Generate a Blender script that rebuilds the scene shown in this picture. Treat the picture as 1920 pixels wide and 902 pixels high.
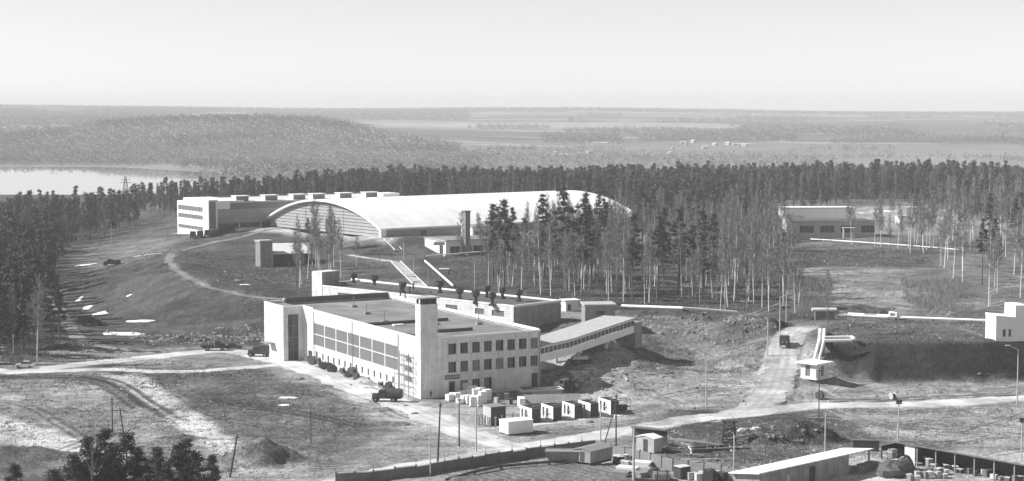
import bpy, math, random
import numpy as np
# ------------------------------------------------------------------ camera, sky, sun, exposure
F = 3280.0; CH = 56.0; PITCH = math.atan(246 / F)
sc = bpy.context.scene
for o in list(bpy.data.objects): bpy.data.objects.remove(o)
C = sc.collection
cam = bpy.data.cameras.new('camera'); co = bpy.data.objects.new('camera', cam); C.objects.link(co)
cam.sensor_width = 36; cam.lens = F / 1920 * 36; cam.clip_start = 1; cam.clip_end = 40000
co.location = (0, 0, CH); co.rotation_euler = (math.pi / 2 - PITCH, 0, 0); sc.camera = co
SUN_EL, SUN_AZ = math.radians(37), math.radians(-88)        # azimuth measured from +Y towards +X: the sun stands on the left
w = bpy.data.worlds.new('World'); sc.world = w; w.use_nodes = True
nt = w.node_tree; nt.nodes.clear()
sky = nt.nodes.new('ShaderNodeTexSky'); sky.sky_type = 'NISHITA'; sky.sun_disc = False
sky.sun_elevation = SUN_EL; sky.sun_rotation = SUN_AZ; sky.air_density = 1.0; sky.dust_density = 0.0; sky.ozone_density = 0.0; sky.altitude = 0
bw = nt.nodes.new('ShaderNodeRGBToBW'); bg = nt.nodes.new('ShaderNodeBackground'); bg.inputs[1].default_value = 0.078
wo = nt.nodes.new('ShaderNodeOutputWorld')
nt.links.new(sky.outputs[0], bw.inputs[0]); nt.links.new(bw.outputs[0], bg.inputs[0]); nt.links.new(bg.outputs[0], wo.inputs[0])
sl = bpy.data.lights.new('sun', 'SUN'); sl.energy = 4.6; sl.angle = math.radians(0.5); sl.color = (1, 1, 1)
so = bpy.data.objects.new('sun', sl); C.objects.link(so)
so.rotation_euler = (math.pi / 2 - SUN_EL, 0, math.pi - SUN_AZ); so.location = (-200, 300, 200)
sc.view_settings.view_transform = 'Standard'; sc.view_settings.look = 'None'
sc.view_settings.exposure = 0.68; sc.view_settings.gamma = 1; sc.view_settings.use_curve_mapping = False
HAZE = 1.6e-4
sc.cycles.volume_bounces = 0; sc.cycles.max_bounces = 6; sc.cycles.transparent_max_bounces = 8
rnd = random.Random(7); R = np.random.RandomState(11)
sin, cos, rad, pi = math.sin, math.cos, math.radians, math.pi
# ------------------------------------------------------------------ survey helpers (photo bearing -> ground position)
def P(px, py, z=0.0):
    x = (px - 960) / F; y = -(py - 451) / F
    dy = cos(PITCH) + y * sin(PITCH); dz = -sin(PITCH) + y * cos(PITCH); t = (z - CH) / dz
    return (x * t, dy * t)
def PY(px, Y): return ((px - 960) / 3289.0 * Y, Y)
def along(o, ang, px):
    s, c = sin(rad(ang)), cos(rad(ang)); k = (px - 960) / 3289.0
    return (k * o[1] - o[0]) / (s - k * c)
def zat(py, Y):                                             # height seen at photo row py when Y metres away
    y = -(py - 451) / F; dy = cos(PITCH) + y * sin(PITCH); dz = -sin(PITCH) + y * cos(PITCH)
    return CH + dz / dy * Y
def proj(X, Y, Z):
    dz = Z - CH; d = Y * cos(PITCH) - dz * sin(PITCH); u = Y * sin(PITCH) + dz * cos(PITCH)
    return 960 + F * X / d, 451 - F * u / d
# ------------------------------------------------------------------ materials
MATS = {}
def mat(name, v, rough=0.85, var=0.12, scale=1.0, bump=0.0, v2=None, stretch=None, spec=0.3, metal=0.0, emit=None):
    if name in MATS: return MATS[name]
    m = bpy.data.materials.new(name); m.use_nodes = True; n = m.node_tree; b = n.nodes['Principled BSDF']
    b.inputs['Roughness'].default_value = rough; b.inputs['Specular IOR Level'].default_value = spec; b.inputs['Metallic'].default_value = metal
    tc = n.nodes.new('ShaderNodeTexCoord'); mp = n.nodes.new('ShaderNodeMapping'); n.links.new(tc.outputs['Object'], mp.inputs[0])
    if stretch: mp.inputs['Scale'].default_value = stretch
    no = n.nodes.new('ShaderNodeTexNoise'); no.inputs['Scale'].default_value = scale; no.inputs['Detail'].default_value = 6; no.inputs['Roughness'].default_value = 0.6
    n.links.new(mp.outputs[0], no.inputs[0])
    r = n.nodes.new('ShaderNodeMapRange'); r.inputs[1].default_value = 0.3; r.inputs[2].default_value = 0.7
    lo, hi = v * (1 - var), v * (1 + var)
    if v2 is not None: lo, hi = v, v2
    r.inputs[3].default_value = lo; r.inputs[4].default_value = hi
    n.links.new(no.outputs[0], r.inputs[0]); n.links.new(r.outputs[0], b.inputs['Base Color'])
    if bump:
        bp = n.nodes.new('ShaderNodeBump'); bp.inputs['Strength'].default_value = 0.6; bp.inputs['Distance'].default_value = bump
        n.links.new(no.outputs[0], bp.inputs['Height']); n.links.new(bp.outputs[0], b.inputs['Normal'])
    MATS[name] = m; return m
def lined(name, v, vline, sx, sz, axis='XZ', wid=0.06, rough=0.8, var=0.1):
    """masonry or boards: course and joint lines from a brick texture in object space"""
    if name in MATS: return MATS[name]
    m = mat(name, v, rough, var, 0.6); n = m.node_tree; b = n.nodes['Principled BSDF']
    tc = n.nodes.new('ShaderNodeTexCoord'); sp = n.nodes.new('ShaderNodeSeparateXYZ'); n.links.new(tc.outputs['Object'], sp.inputs[0])
    ad = n.nodes.new('ShaderNodeMath'); ad.operation = 'ADD'; n.links.new(sp.outputs[0], ad.inputs[0]); n.links.new(sp.outputs[1], ad.inputs[1])
    cb = n.nodes.new('ShaderNodeCombineXYZ'); n.links.new(ad.outputs[0], cb.inputs[0]); n.links.new(sp.outputs[2], cb.inputs[1])
    bt = n.nodes.new('ShaderNodeTexBrick'); bt.inputs['Scale'].default_value = 1; bt.inputs['Brick Width'].default_value = sx; bt.inputs['Row Height'].default_value = sz
    bt.inputs['Mortar Size'].default_value = wid; bt.inputs['Mortar Smooth'].default_value = 0.5
    bt.inputs['Color1'].default_value = (1, 1, 1, 1); bt.inputs['Color2'].default_value = (.86, .86, .86, 1); k = vline / v; bt.inputs['Mortar'].default_value = (k, k, k, 1)
    n.links.new(cb.outputs[0], bt.inputs[0])
    old = b.inputs['Base Color'].links[0].from_socket
    mp2 = n.nodes.new('ShaderNodeMapping'); mp2.inputs['Scale'].default_value = (1.6, 1.6, .12); n.links.new(tc.outputs['Object'], mp2.inputs[0]); st = n.nodes.new('ShaderNodeTexNoise'); st.inputs['Scale'].default_value = 1; st.inputs['Detail'].default_value = 4; n.links.new(mp2.outputs[0], st.inputs[0])
    sr = n.nodes.new('ShaderNodeMapRange'); sr.inputs[1].default_value = .38; sr.inputs[2].default_value = .62; sr.inputs[3].default_value = .86; sr.inputs[4].default_value = 1.04; n.links.new(st.outputs[0], sr.inputs[0])
    mq = n.nodes.new('ShaderNodeMix'); mq.data_type = 'RGBA'; mq.blend_type = 'MULTIPLY'; mq.inputs[0].default_value = 1; n.links.new(old, mq.inputs[6]); n.links.new(sr.outputs[0], mq.inputs[7]); old = mq.outputs[2]
    mx = n.nodes.new('ShaderNodeMix'); mx.data_type = 'RGBA'; mx.blend_type = 'MULTIPLY'; mx.inputs[0].default_value = 1
    n.links.new(old, mx.inputs[6]); n.links.new(bt.outputs[0], mx.inputs[7]); n.links.new(mx.outputs[2], b.inputs['Base Color'])
    return m
M = dict(
 white=mat('white_plaster', .78, .8, .05, .35), wbrick=lined('white_silicate_brick', .72, .55, 1.2, .6, wid=.035),
 brick=lined('grey_brick', .30, .2, .6, .3, wid=.03, var=.15), tile=lined('facade_tile', .62, .5, .6, .6, wid=.03),
 roofing=mat('roofing_felt', .13, .9, 0, .12, v2=.30), darkroof=mat('dark_felt', .10, .9, .25, .5), glass=mat('window_glass', .05, .18, .3, .5, spec=.5),
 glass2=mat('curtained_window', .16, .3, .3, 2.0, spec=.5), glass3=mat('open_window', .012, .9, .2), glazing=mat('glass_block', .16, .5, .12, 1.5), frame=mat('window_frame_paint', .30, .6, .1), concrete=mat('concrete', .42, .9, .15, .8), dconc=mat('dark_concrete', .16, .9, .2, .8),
 pale=mat('pale_concrete', .6, .85, .12, .8), metal=mat('dark_steel', .06, .5, .2, 2), gmetal=mat('grey_steel', .25, .5, .2, 2), zinc=mat('zinc_sheet', .86, .5, .11, .25, spec=.4, stretch=(1, .25, 1)),
 wood=mat('weathered_wood', .24, .9, .3, 1.5, stretch=(8, 8, .4)), dwood=mat('tarred_wood', .07, .9, .3, 1.5), plank=lined('plank_wall', .33, .12, .22, 30, wid=.02, var=.25),
 pipe=mat('pipe_insulation', .82, .6, .06, .6), rubber=mat('rubber', .03, .9, .1), truck=mat('truck_paint', .07, .5, .2, 1), carw=mat('pale_car_paint', .62, .3, .05),
 card=mat('dark_car_paint', .05, .3, .1), bark=mat('pine_bark', .12, .95, .3, 2), birch=mat('birch_bark', .5, .9, 0, 1.6, v2=.95, stretch=(1, 1, 2.5)), twig=mat('bare_twigs', .22, .95, .3, .5),
 needle=mat('pine_needles', .03, .9, 0, .8, v2=.11, spec=.15), needle2=mat('far_pine_needles', .05, .9, 0, .05, v2=.10, spec=.1), twig2=mat('far_bare_trees', .13, .95, 0, .05, v2=.24, spec=.1),
 snow=mat('old_snow', .85, .9, .05, .3), soil=mat('dug_soil', .10, .95, 0, .5, v2=.22, bump=.3), psoil=mat('pale_soil', .28, .95, .2, .5, bump=.3), cloth=mat('dark_cloth', .04, .9, .2), skin=mat('skin', .35, .6, .05),
 tarp=mat('tarpaulin', .12, .7, .3, 1.2, bump=.2), block=mat('white_block', .76, .85, .1, 1), drumw=mat('cable_drum_wood', .10, .9, .35, 2), scrub=mat('dry_scrub', .16, .95, 0, .3, v2=.3),
 hillpine=mat('hill_pine', .05, .95, 0, .01, v2=.10, spec=.1), hillwood=mat('hill_wood', .09, .95, 0, .007, v2=.27, spec=.1), black=mat('dark_interior', .015, .95, .2))
# ------------------------------------------------------------------ mesh helpers
def tag(o, label=None, cat=None, group=None, kind=None):
    if label: o['label'] = label
    if cat: o['category'] = cat
    if group: o['group'] = group
    if kind: o['kind'] = kind
    return o
def thing(name, label, cat, loc=(0, 0, 0), rz=0, group=None):
    o = bpy.data.objects.new(name, None); o.empty_display_size = .5; C.objects.link(o); o.location = loc; o.rotation_euler = (0, 0, rz)
    return tag(o, label, cat, group)
def copy_tree(o, parent=None):
    c = o.copy(); C.objects.link(c); c.parent = parent
    for ch in list(o.children):
        copy_tree(ch, c)
    return c
def clone(o, loc, rz, label=None, scale=None):
    c = copy_tree(o); c.location = loc; c.rotation_euler = (c.rotation_euler[0], c.rotation_euler[1], rz)
    if label: c['label'] = label
    if scale: c.scale = (scale,) * 3
    return c
class MB:
    def __init__(s): s.v = []; s.f = []
    def face(s, pts):
        n = len(s.v); s.v += [tuple(p) for p in pts]; s.f.append(tuple(range(n, n + len(pts)))); return s
    def add(s, vs, fs):
        n = len(s.v); s.v += [tuple(p) for p in vs]; s.f += [tuple(i + n for i in f) for f in fs]; return s
    def box(s, x0, y0, z0, x1, y1, z1):
        v = [(x0, y0, z0), (x1, y0, z0), (x1, y1, z0), (x0, y1, z0), (x0, y0, z1), (x1, y0, z1), (x1, y1, z1), (x0, y1, z1)]
        return s.add(v, [(0, 3, 2, 1), (4, 5, 6, 7), (0, 1, 5, 4), (1, 2, 6, 5), (2, 3, 7, 6), (3, 0, 4, 7)])
    def obox(s, c, ax, hl, hw, z0, z1):                    # box centred at c, long axis angle ax
        a, b = cos(ax), sin(ax); v = []
        for z in (z0, z1):
            for i, j in ((-1, -1), (1, -1), (1, 1), (-1, 1)): v.append((c[0] + i * hl * a - j * hw * b, c[1] + i * hl * b + j * hw * a, z))
        return s.add(v, [(0, 3, 2, 1), (4, 5, 6, 7), (0, 1, 5, 4), (1, 2, 6, 5), (2, 3, 7, 6), (3, 0, 4, 7)])
    def prism(s, poly, z0, z1):                            # horizontal polygon, z0/z1 numbers or per-vertex lists
        n = len(poly); a = z0 if hasattr(z0, '__len__') else [z0] * n; b = z1 if hasattr(z1, '__len__') else [z1] * n
        v = [(p[0], p[1], a[i]) for i, p in enumerate(poly)] + [(p[0], p[1], b[i]) for i, p in enumerate(poly)]
        return s.add(v, [tuple(range(n - 1, -1, -1)), tuple(range(n, 2 * n))] + [(i, (i + 1) % n, n + (i + 1) % n, n + i) for i in range(n)])
    def yprism(s, prof, y0, y1):                           # profile in x,z swept along y
        n = len(prof); v = [(p[0], y0, p[1]) for p in prof] + [(p[0], y1, p[1]) for p in prof]
        return s.add(v, [tuple(range(n)), tuple(range(2 * n - 1, n - 1, -1))] + [(i, n + i, n + (i + 1) % n, (i + 1) % n) for i in range(n)])
    def xprism(s, prof, x0, x1):                           # profile in y,z swept along x
        n = len(prof); v = [(x0, p[0], p[1]) for p in prof] + [(x1, p[0], p[1]) for p in prof]
        return s.add(v, [tuple(range(n - 1, -1, -1)), tuple(range(n, 2 * n))] + [(i, (i + 1) % n, n + (i + 1) % n, n + i) for i in range(n)])
    def tube(s, p, q, r0, r1=None, n=8, cap=True):
        r1 = r0 if r1 is None else r1; p = np.array(p, float); q = np.array(q, float); d = q - p; L = np.linalg.norm(d)
        if L < 1e-6: return s
        d /= L; a = np.cross(d, (0, 0, 1) if abs(d[2]) < .9 else (1, 0, 0)); a /= np.linalg.norm(a); b = np.cross(d, a); v = []
        for c, r in ((p, r0), (q, r1)):
            for k in range(n): t = 2 * pi * k / n; v.append(tuple(c + r * (a * cos(t) + b * sin(t))))
        fs = [(k, k + n, (k + 1) % n + n, (k + 1) % n) for k in range(n)]
        if cap: fs += [tuple(range(n)), tuple(range(2 * n - 1, n - 1, -1))]
        return s.add(v, fs)
    def path(s, pts, r, n=8):
        for a, b in zip(pts[:-1], pts[1:]): s.tube(a, b, r, r, n)
        for a in pts[1:-1]: s.ball(a, r * 1.02, r * 1.02, r * 1.02, 4, n)
        return s
    def ball(s, c, rx, ry, rz, nr=5, n=8, jit=0, z0=None, g=rnd):
        v = []; fs = []
        for i in range(nr + 1):
            t = pi * i / nr
            for k in range(n):
                q = 2 * pi * k / n; j = 1 + (g.uniform(-jit, jit) if jit else 0)
                z = c[2] + rz * cos(t) * j
                if z0 is not None: z = max(z, z0)
                v.append((c[0] + rx * sin(t) * cos(q) * j, c[1] + ry * sin(t) * sin(q) * j, z))
        for i in range(nr):
            for k in range(n): a = i * n + k; b = i * n + (k + 1) % n; fs.append((a, a + n, b + n, b))
        return s.add(v, fs)
    def build(s, name, m, parent=None, loc=None, rz=0, smooth=False):
        me = bpy.data.meshes.new(name); me.from_pydata(s.v, [], s.f); me.materials.append(m if not isinstance(m, str) else M[m]); me.validate()
        if smooth:
            for p in me.polygons: p.use_smooth = True
        o = bpy.data.objects.new(name, me); C.objects.link(o); o.parent = parent
        if loc is not None: o.location = loc
        if rz: o.rotation_euler = (0, 0, rz)
        return o
def arr_mesh(name, V, T, m):
    me = bpy.data.meshes.new(name); V = np.asarray(V, np.float32); T = np.asarray(T, np.int32); k = T.shape[1]
    me.vertices.add(len(V)); me.vertices.foreach_set('co', V.ravel()); me.loops.add(T.size); me.loops.foreach_set('vertex_index', T.ravel())
    me.polygons.add(len(T)); me.polygons.foreach_set('loop_start', np.arange(0, T.size, k, dtype=np.int32)); me.polygons.foreach_set('loop_total', np.full(len(T), k, np.int32))
    me.update(calc_edges=True); me.materials.append(M[m] if isinstance(m, str) else m); return me
def link(name, me, parent=None, loc=None):
    o = bpy.data.objects.new(name, me); C.objects.link(o); o.parent = parent
    if loc is not None: o.location = loc
    return o
# ------------------------------------------------------------------ terrain: spot heights, then one sheet out to the horizon
CP = []
def cp(s):
    for a in s.split():
        x, y, z = map(float, a.split(',')); X, Y = P(x, y, z); CP.append((X, Y, z))
def cy(Y, s):
    for a in s.split():
        x, z = map(float, a.split(',')); X, _ = PY(x, Y); CP.append((X, Y, z))
for yy in (900, 840, 790):
    for xx in range(-400, 2500, 240): CP.append((*P(xx, yy, 0), 0))
for Y0 in (190, 225):
    for xx in (-600, 0, 960, 1900, 2500): CP.append((*PY(xx, Y0), 0))
cp('0,740,0 200,740,0 400,740,0 600,740,0 800,770,0 1000,740,0 1200,760,0 1350,770,0 1500,775,0 1700,750,0 1900,735,0 2200,730,0')
cp('-300,690,0 0,690,0 200,690,0 400,690,0 560,690,0 680,720,0 -300,640,0 0,640,0 200,650,0 400,640,0 515,665,-.4 -300,560,0 0,560,0 100,560,0 150,600,0 60,620,0 -300,480,0 0,480,0 100,480,0 100,440,1 0,420,1 -300,420,1 180,450,1.5 200,470,2 250,480,3 250,440,4 200,425,3 300,455,5 300,430,6.5 340,440,7 380,430,7.5 420,425,8 330,415,7.5 240,400,4 150,400,1')
cp('318,490,10 300,495,9.3 330,507,9.6 370,525,8.6 430,545,7.2 500,556,6.6 560,560,6.0 340,470,8.8 400,452,8.4 470,437,9.4 560,431,10.2 620,436,10.4')
cp('165,520,1 185,560,.5 215,585,0 300,603,0 400,612,0 470,618,0 520,625,0 250,540,4.2 300,560,4 400,580,3.2 500,590,2.5 240,510,4.5 280,480,6')
cp('380,480,7 365,495,7.4 400,510,5.4 430,500,5 470,520,4.2 530,535,4.3 500,500,4.2 560,505,4.5 620,500,5 450,460,7.4 420,475,6.4 560,450,7.4 620,470,5.6 650,490,5.6')
cp('500,428,11 600,438,11 660,444,11 720,448,11 745,450,11 740,477,6.8 690,480,6.5 800,452,10.3 870,450,10 785,482,6.5 850,484,6.5 930,482,6.7 1000,470,7.5 1100,440,10.5 1200,440,10.5 1260,425,10.5')
cp('700,520,6 750,530,6.3 800,560,6.3 900,500,6.5 900,560,6.5 1000,560,6.5 1100,560,6.5 1200,580,6.3 1300,585,6 1400,590,6.2 1200,500,6.8 1400,500,6.8 1300,460,7.5 1450,460,7 650,540,6 600,550,5.8')
cp('1060,610,6.2 1100,618,6 1165,618,6 1210,610,6 1060,640,4.5 1090,640,5 1030,650,3.0')
cp('1030,724,.3 1100,722,.4 1100,703,2.3 1060,702,1.8 1150,692,1.9 1190,670,2.6 1130,673,3.7 1175,653,4.9 1070,692,3 1250,625,5 1350,640,3.6 1420,645,4 1300,612,5.6 1250,674,.3 1350,683,0 1400,685,.3')
cp('1450,770,0 1465,740,.5 1470,700,2.2 1475,650,4.8 1490,615,6.2 1430,700,.6 1560,648,6.3 1650,645,6.4 1750,645,6.4 1850,645,6.5 1920,640,6.6 2150,640,6.6 1600,708,.2 1650,712,0 1750,716,0 1850,715,0 1920,712,0 2150,712,0 1520,735,0 1560,730,0 1480,760,0 1525,680,3 1515,708,1')
cp('1570,637,6.4 1650,634,6.5 1750,634,6.5 1850,634,6.6 1650,720,0 1750,724,0 1850,723,0 1640,680,3.3 1750,680,3.3 1850,680,3.3')
cp('1500,560,6.5 1600,600,6.5 1600,540,6.5 1700,600,6.5 1700,540,6.7 1800,560,6.7 1900,600,6.6 1900,500,7 2200,550,7 1600,480,7.5 1500,490,7 1480,460,8 1540,450,9 1650,455,9 1750,460,9 1900,450,9 2200,440,9 1600,415,10 1750,395,10 1900,400,10 1480,405,10 1400,400,9 1300,400,9')
A0 = P(789, 748.6, 0)
ax_, ay_ = (cos(rad(28.6)), sin(rad(28.6))), (-sin(rad(28.6)), cos(rad(28.6)))
def LA(x, y): return (A0[0] + ax_[0] * x + ay_[0] * y, A0[1] + ax_[1] * x + ay_[1] * y)
for q, z in (((0, 0), 0), ((26, 0), 0), ((13, 30), 0), ((0, 40), 0), ((26, 30), 0), ((26, 60), 0), ((0, 75), -.4), ((26, 78), .5), ((-.8, 14), .4), ((-.8, 25), .9), ((-.8, 38), 1.0), ((-.8, 50), .8), ((-5, 30), .2), ((-5, 15), 0), ((-5, 45), .2), ((34, 30), 2), ((34, 5), 1.2), ((38, 60), 3.5)): CP.append((*LA(*q), z))
cy(850, '-500,0 0,0 200,2 300,6 500,9 760,9 1000,10 1300,9 1600,10 1900,10 2400,10'); cy(950, '-500,-2 0,-2 200,-2 300,2 500,6 760,7 1000,8 1300,8 1600,9 1900,9 2400,9')
cy(1100, '-500,-6 0,-6 200,-6 300,-5 500,-3 760,0 1000,1 1300,2 1600,3 1900,3 2400,3'); cy(1290, '-500,-7 0,-7 200,-7 400,-7 600,-7.5 900,-7.5 1300,-7 1900,-7 2400,-7')
cy(1370, '-500,-10 0,-10 200,-10 330,-9.5 420,-7.2 560,-7 800,-7.5 1300,-7 1900,-7 2400,-7'); cy(1650, '-500,-12 0,-12 200,-12 280,-10 340,-7.2 560,-7 800,-7.5 1300,-7 1900,-7 2400,-7')
cy(1900, '-500,-9.5 0,-9.5 150,-9.5 240,-8.3 330,-7 560,-7 800,-7.5 1300,-7 1900,-7 2400,-7'); cy(2000, '-500,-6.5 0,-6.5 300,-6.5 600,-6.5 1000,-6.5 1500,-6.5 2000,-6.5 2500,-6.5'); cy(2300, '-500,-6 0,-5 300,-5 600,-6 1000,-6 1500,-6 2000,-6 2500,-6')
cy(2600, '-500,-3 0,2 200,5 400,8 600,8 720,0 850,-5 1100,-5 1500,-4 1900,-4 2500,-4')
cy(3000, '-500,0 -100,0 0,8 100,14 200,28 300,34 400,36 500,36 600,33 680,20 750,2 850,-3 1100,-2 1500,-2 1900,-1 2500,0')
cy(3600, '-500,10 0,12 200,22 400,26 600,22 800,2 1000,1 1300,3 1600,4 1900,5 2500,6'); cy(4300, '-500,25 0,26 300,24 600,16 800,7 1000,6 1300,8 1600,9 1900,12 2500,14')
cy(5200, '-500,40 0,40 300,34 600,24 900,20 1200,20 1500,18 1900,20 2500,22'); cy(6200, '-500,56 0,54 300,46 640,36 900,37 1200,36 1500,28 1900,28 2500,28')
cy(7200, '-500,66 0,64 300,58 640,48 900,54 1100,54 1380,46 1500,38 1900,36 2500,34'); cy(9000, '-500,45 0,45 300,40 640,35 900,35 1100,35 1380,30 1500,25 1900,25 2500,25')
CP = np.array(CP); cA = np.stack([CP[:, 0] / CP[:, 1], np.log(CP[:, 1])], 1)
def rbf_fit():
    d = np.sqrt(((cA[:, None] - cA[None]) ** 2).sum(2) + 1e-6); n = len(CP)
    A = np.zeros((n + 1, n + 1)); A[:n, :n] = d - np.eye(n) * .0004; A[:n, n] = 1; A[n, :n] = 1
    return np.linalg.solve(A, np.append(CP[:, 2], 0))
RW = rbf_fit()
def zbase(u, l):
    out = np.full(u.shape, RW[-1])
    for i in range(len(cA)): out += RW[i] * np.sqrt((u - cA[i, 0]) ** 2 + (l - cA[i, 1]) ** 2 + 1e-6)
    return out
_lat = R.rand(256, 256).astype(np.float32)
def vnoise(x, y):
    xi = np.floor(x).astype(int); yi = np.floor(y).astype(int); fx = x - xi; fy = y - yi; fx = fx * fx * (3 - 2 * fx); fy = fy * fy * (3 - 2 * fy)
    g = lambda a, b: _lat[a & 255, b & 255]
    return (g(xi, yi) * (1 - fx) + g(xi + 1, yi) * fx) * (1 - fy) + (g(xi, yi + 1) * (1 - fx) + g(xi + 1, yi + 1) * fx) * fy - .5
def fbm(x, y, s, o=4):
    r = 0; a = 1
    for k in range(o): r = r + a * vnoise(x / s + 17 * k, y / s + 31 * k); s *= .5; a *= .55
    return r
us = np.concatenate([np.linspace(-.56, -.32, 40, endpoint=False), np.linspace(-.32, .32, 430), np.linspace(.32, .56, 41)[1:]])
ls = np.concatenate([np.arange(math.log(185), math.log(255), .01), np.arange(math.log(255), math.log(820), .0017), np.arange(math.log(820), math.log(1300), .004), np.arange(math.log(1300), math.log(9000), .008)])
UU, LL = np.meshgrid(us, ls); YG = np.exp(LL); XG = UU * YG; ZG = zbase(UU, LL).astype(float)
near = np.clip((1100 - YG) / 200, 0, 1)
PX, PYY = proj(XG, YG, ZG)
TONE = np.full(XG.shape, .24); ROUGH = np.full(XG.shape, .28)
def inpoly(poly, jit=6, soft=None):
    jx = PX + fbm(XG, YG, 18, 4) * jit * 2; jy = PYY + fbm(XG + 99, YG, 18, 4) * jit
    m = np.zeros(PX.shape, bool); n = len(poly)
    for i in range(n):
        x1, y1 = poly[i]; x2, y2 = poly[(i + 1) % n]
        if y1 == y2: continue
        c = ((y1 > jy) != (y2 > jy)) & (jx < (x2 - x1) * (jy - y1) / (y2 - y1) + x1); m ^= c
    return m
def zone(poly, t, rough=None, jit=6, k=1.0):
    m = inpoly(poly, jit); TONE[m] = TONE[m] * (1 - k) + t * k
    if rough is not None: ROUGH[m] = rough
def pp(s): return [tuple(map(float, a.split(','))) for a in s.split()]
# broad cover: pale trampled soil, dead grass, dark turned banks, forest floor, far fields
zone(pp('-900,930 2800,930 2800,650 -900,650'), .27, .25, 0)
zone(pp('-900,660 150,640 240,655 520,640 520,560 330,440 -900,400'), .13, .3)
zone(pp('140,530 190,600 300,612 520,612 600,560 600,520 560,430 320,440 240,480'), .105, .18)
zone(pp('370,470 345,495 380,520 450,545 590,560 660,520 700,480 640,440 500,440'), .10, .3)
zone(pp('150,455 330,445 330,475 200,500 130,500'), .19, .3); zone(pp('330,418 440,418 400,438 320,438'), .42, .1, 2)
zone(pp('640,455 780,452 790,560 600,560 600,500'), .14, .3); zone(pp('780,480 1500,440 1500,600 1180,585 800,560'), .095, .4)
zone(pp('690,445 900,445 900,475 690,480'), .10, .2); zone(pp('480,420 740,444 740,455 560,440 470,432'), .42, .1, 2)
zone(pp('1000,600 1480,588 1470,630 1400,640 1200,628 1000,660'), .17, .6); zone(pp('1180,630 1440,640 1420,690 1190,680'), .20, .4); zone(pp('1000,680 1440,685 1440,770 1100,760 1000,740'), .33, .6)
zone(pp('1460,440 2400,440 2400,640 1500,640'), .17, .5); zone(pp('1500,500 1720,505 1700,600 1500,560'), .25, .5); zone(pp('1550,600 2400,600 2400,642 1560,645'), .15, .4)
zone(pp('1480,465 1760,470 1760,500 1500,500'), .09, .2); zone(pp('1380,400 1500,395 1700,388 1780,392 1760,420 1400,440'), .33, .6)
zone(pp('1545,642 2400,638 2400,714 1680,720 1610,706 1570,680'), .05, .35, 4); zone(pp('1600,715 2400,712 2400,750 1500,752 1530,720'), .36, .5, 4)
zone(pp('1250,770 1500,775 1700,780 1640,860 1400,880 1230,850'), .14, .6); zone(pp('1560,765 2400,755 2400,860 1640,820'), .34, .4)
zone(pp('1395,800 1500,795 1580,812 1540,828 1400,830'), .06, .8, 3); zone(pp('1640,840 2400,860 2400,930 1500,930 1500,890'), .42, .1, 4)
zone(pp('835,910 905,886 1060,872 1150,880 1280,910'), .15, .2, 2)
zone(pp('150,680 470,688 560,720 800,800 600,860 380,800 260,730'), .165, .25, 12); zone(pp('0,720 180,715 260,760 300,830 0,850'), .33, .2, 12); zone(pp('190,705 250,700 330,750 470,850 400,850 280,765'), .62, .2, 8)
zone(pp('-60,770 0,778 130,818 250,850 200,880 60,835 -60,815'), .62, .2, 5); zone(pp('-200,860 0,845 200,905 -200,930'), .15, .3, 8)
zone(pp('560,670 640,700 790,752 840,770 560,690'), .42, .2, 4); zone(pp('640,735 960,760 900,850 700,790'), .36, .25, 8); zone(pp('780,748 1010,740 1180,745 1180,800 900,800'), .33, .2, 6)
zone(pp('160,632 330,630 520,618 520,650 380,640 200,650'), .09, .6, 4)
def blur(A, n):
    k = np.ones(n) / n
    for _ in range(2):
        A = np.apply_along_axis(lambda a: np.convolve(np.pad(a, n // 2, 'edge'), k, 'valid'), 0, A); A = np.apply_along_axis(lambda a: np.convolve(np.pad(a, n // 2, 'edge'), k, 'valid'), 1, A)
    return A
TONE = blur(TONE, 5); ROUGH = blur(ROUGH, 5)
far = YG > 1300
ft = .21 + .20 * fbm(XG / 2.5, YG, 600, 4); TONE[far] = ft[far]; ROUGH[far] = 0
strip = (vnoise(XG / 500 + YG / 900, YG / 260) > .05) & (YG > 3000); TONE[strip] = .13
strip = (vnoise(XG / 350 + 7 + YG / 700, YG / 190 + 3) > .18) & (YG > 2600) & ~strip; TONE[strip] = .31
m = (YG > 900) & (YG < 1300); TONE[m] = .10
m = (YG > 700) & (YG <= 900) & (PX < 1350); TONE[m] = np.minimum(TONE[m], .12)
TONE = TONE * np.interp(TONE, [.05, .12, .25, .45], [.75, .85, .95, 1.0])
TONE *= 1 + near * (.45 * fbm(XG, YG, 14, 5) + .5 * fbm(XG * .6 + 50, YG * 1.6, 3.0, 3))
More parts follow.
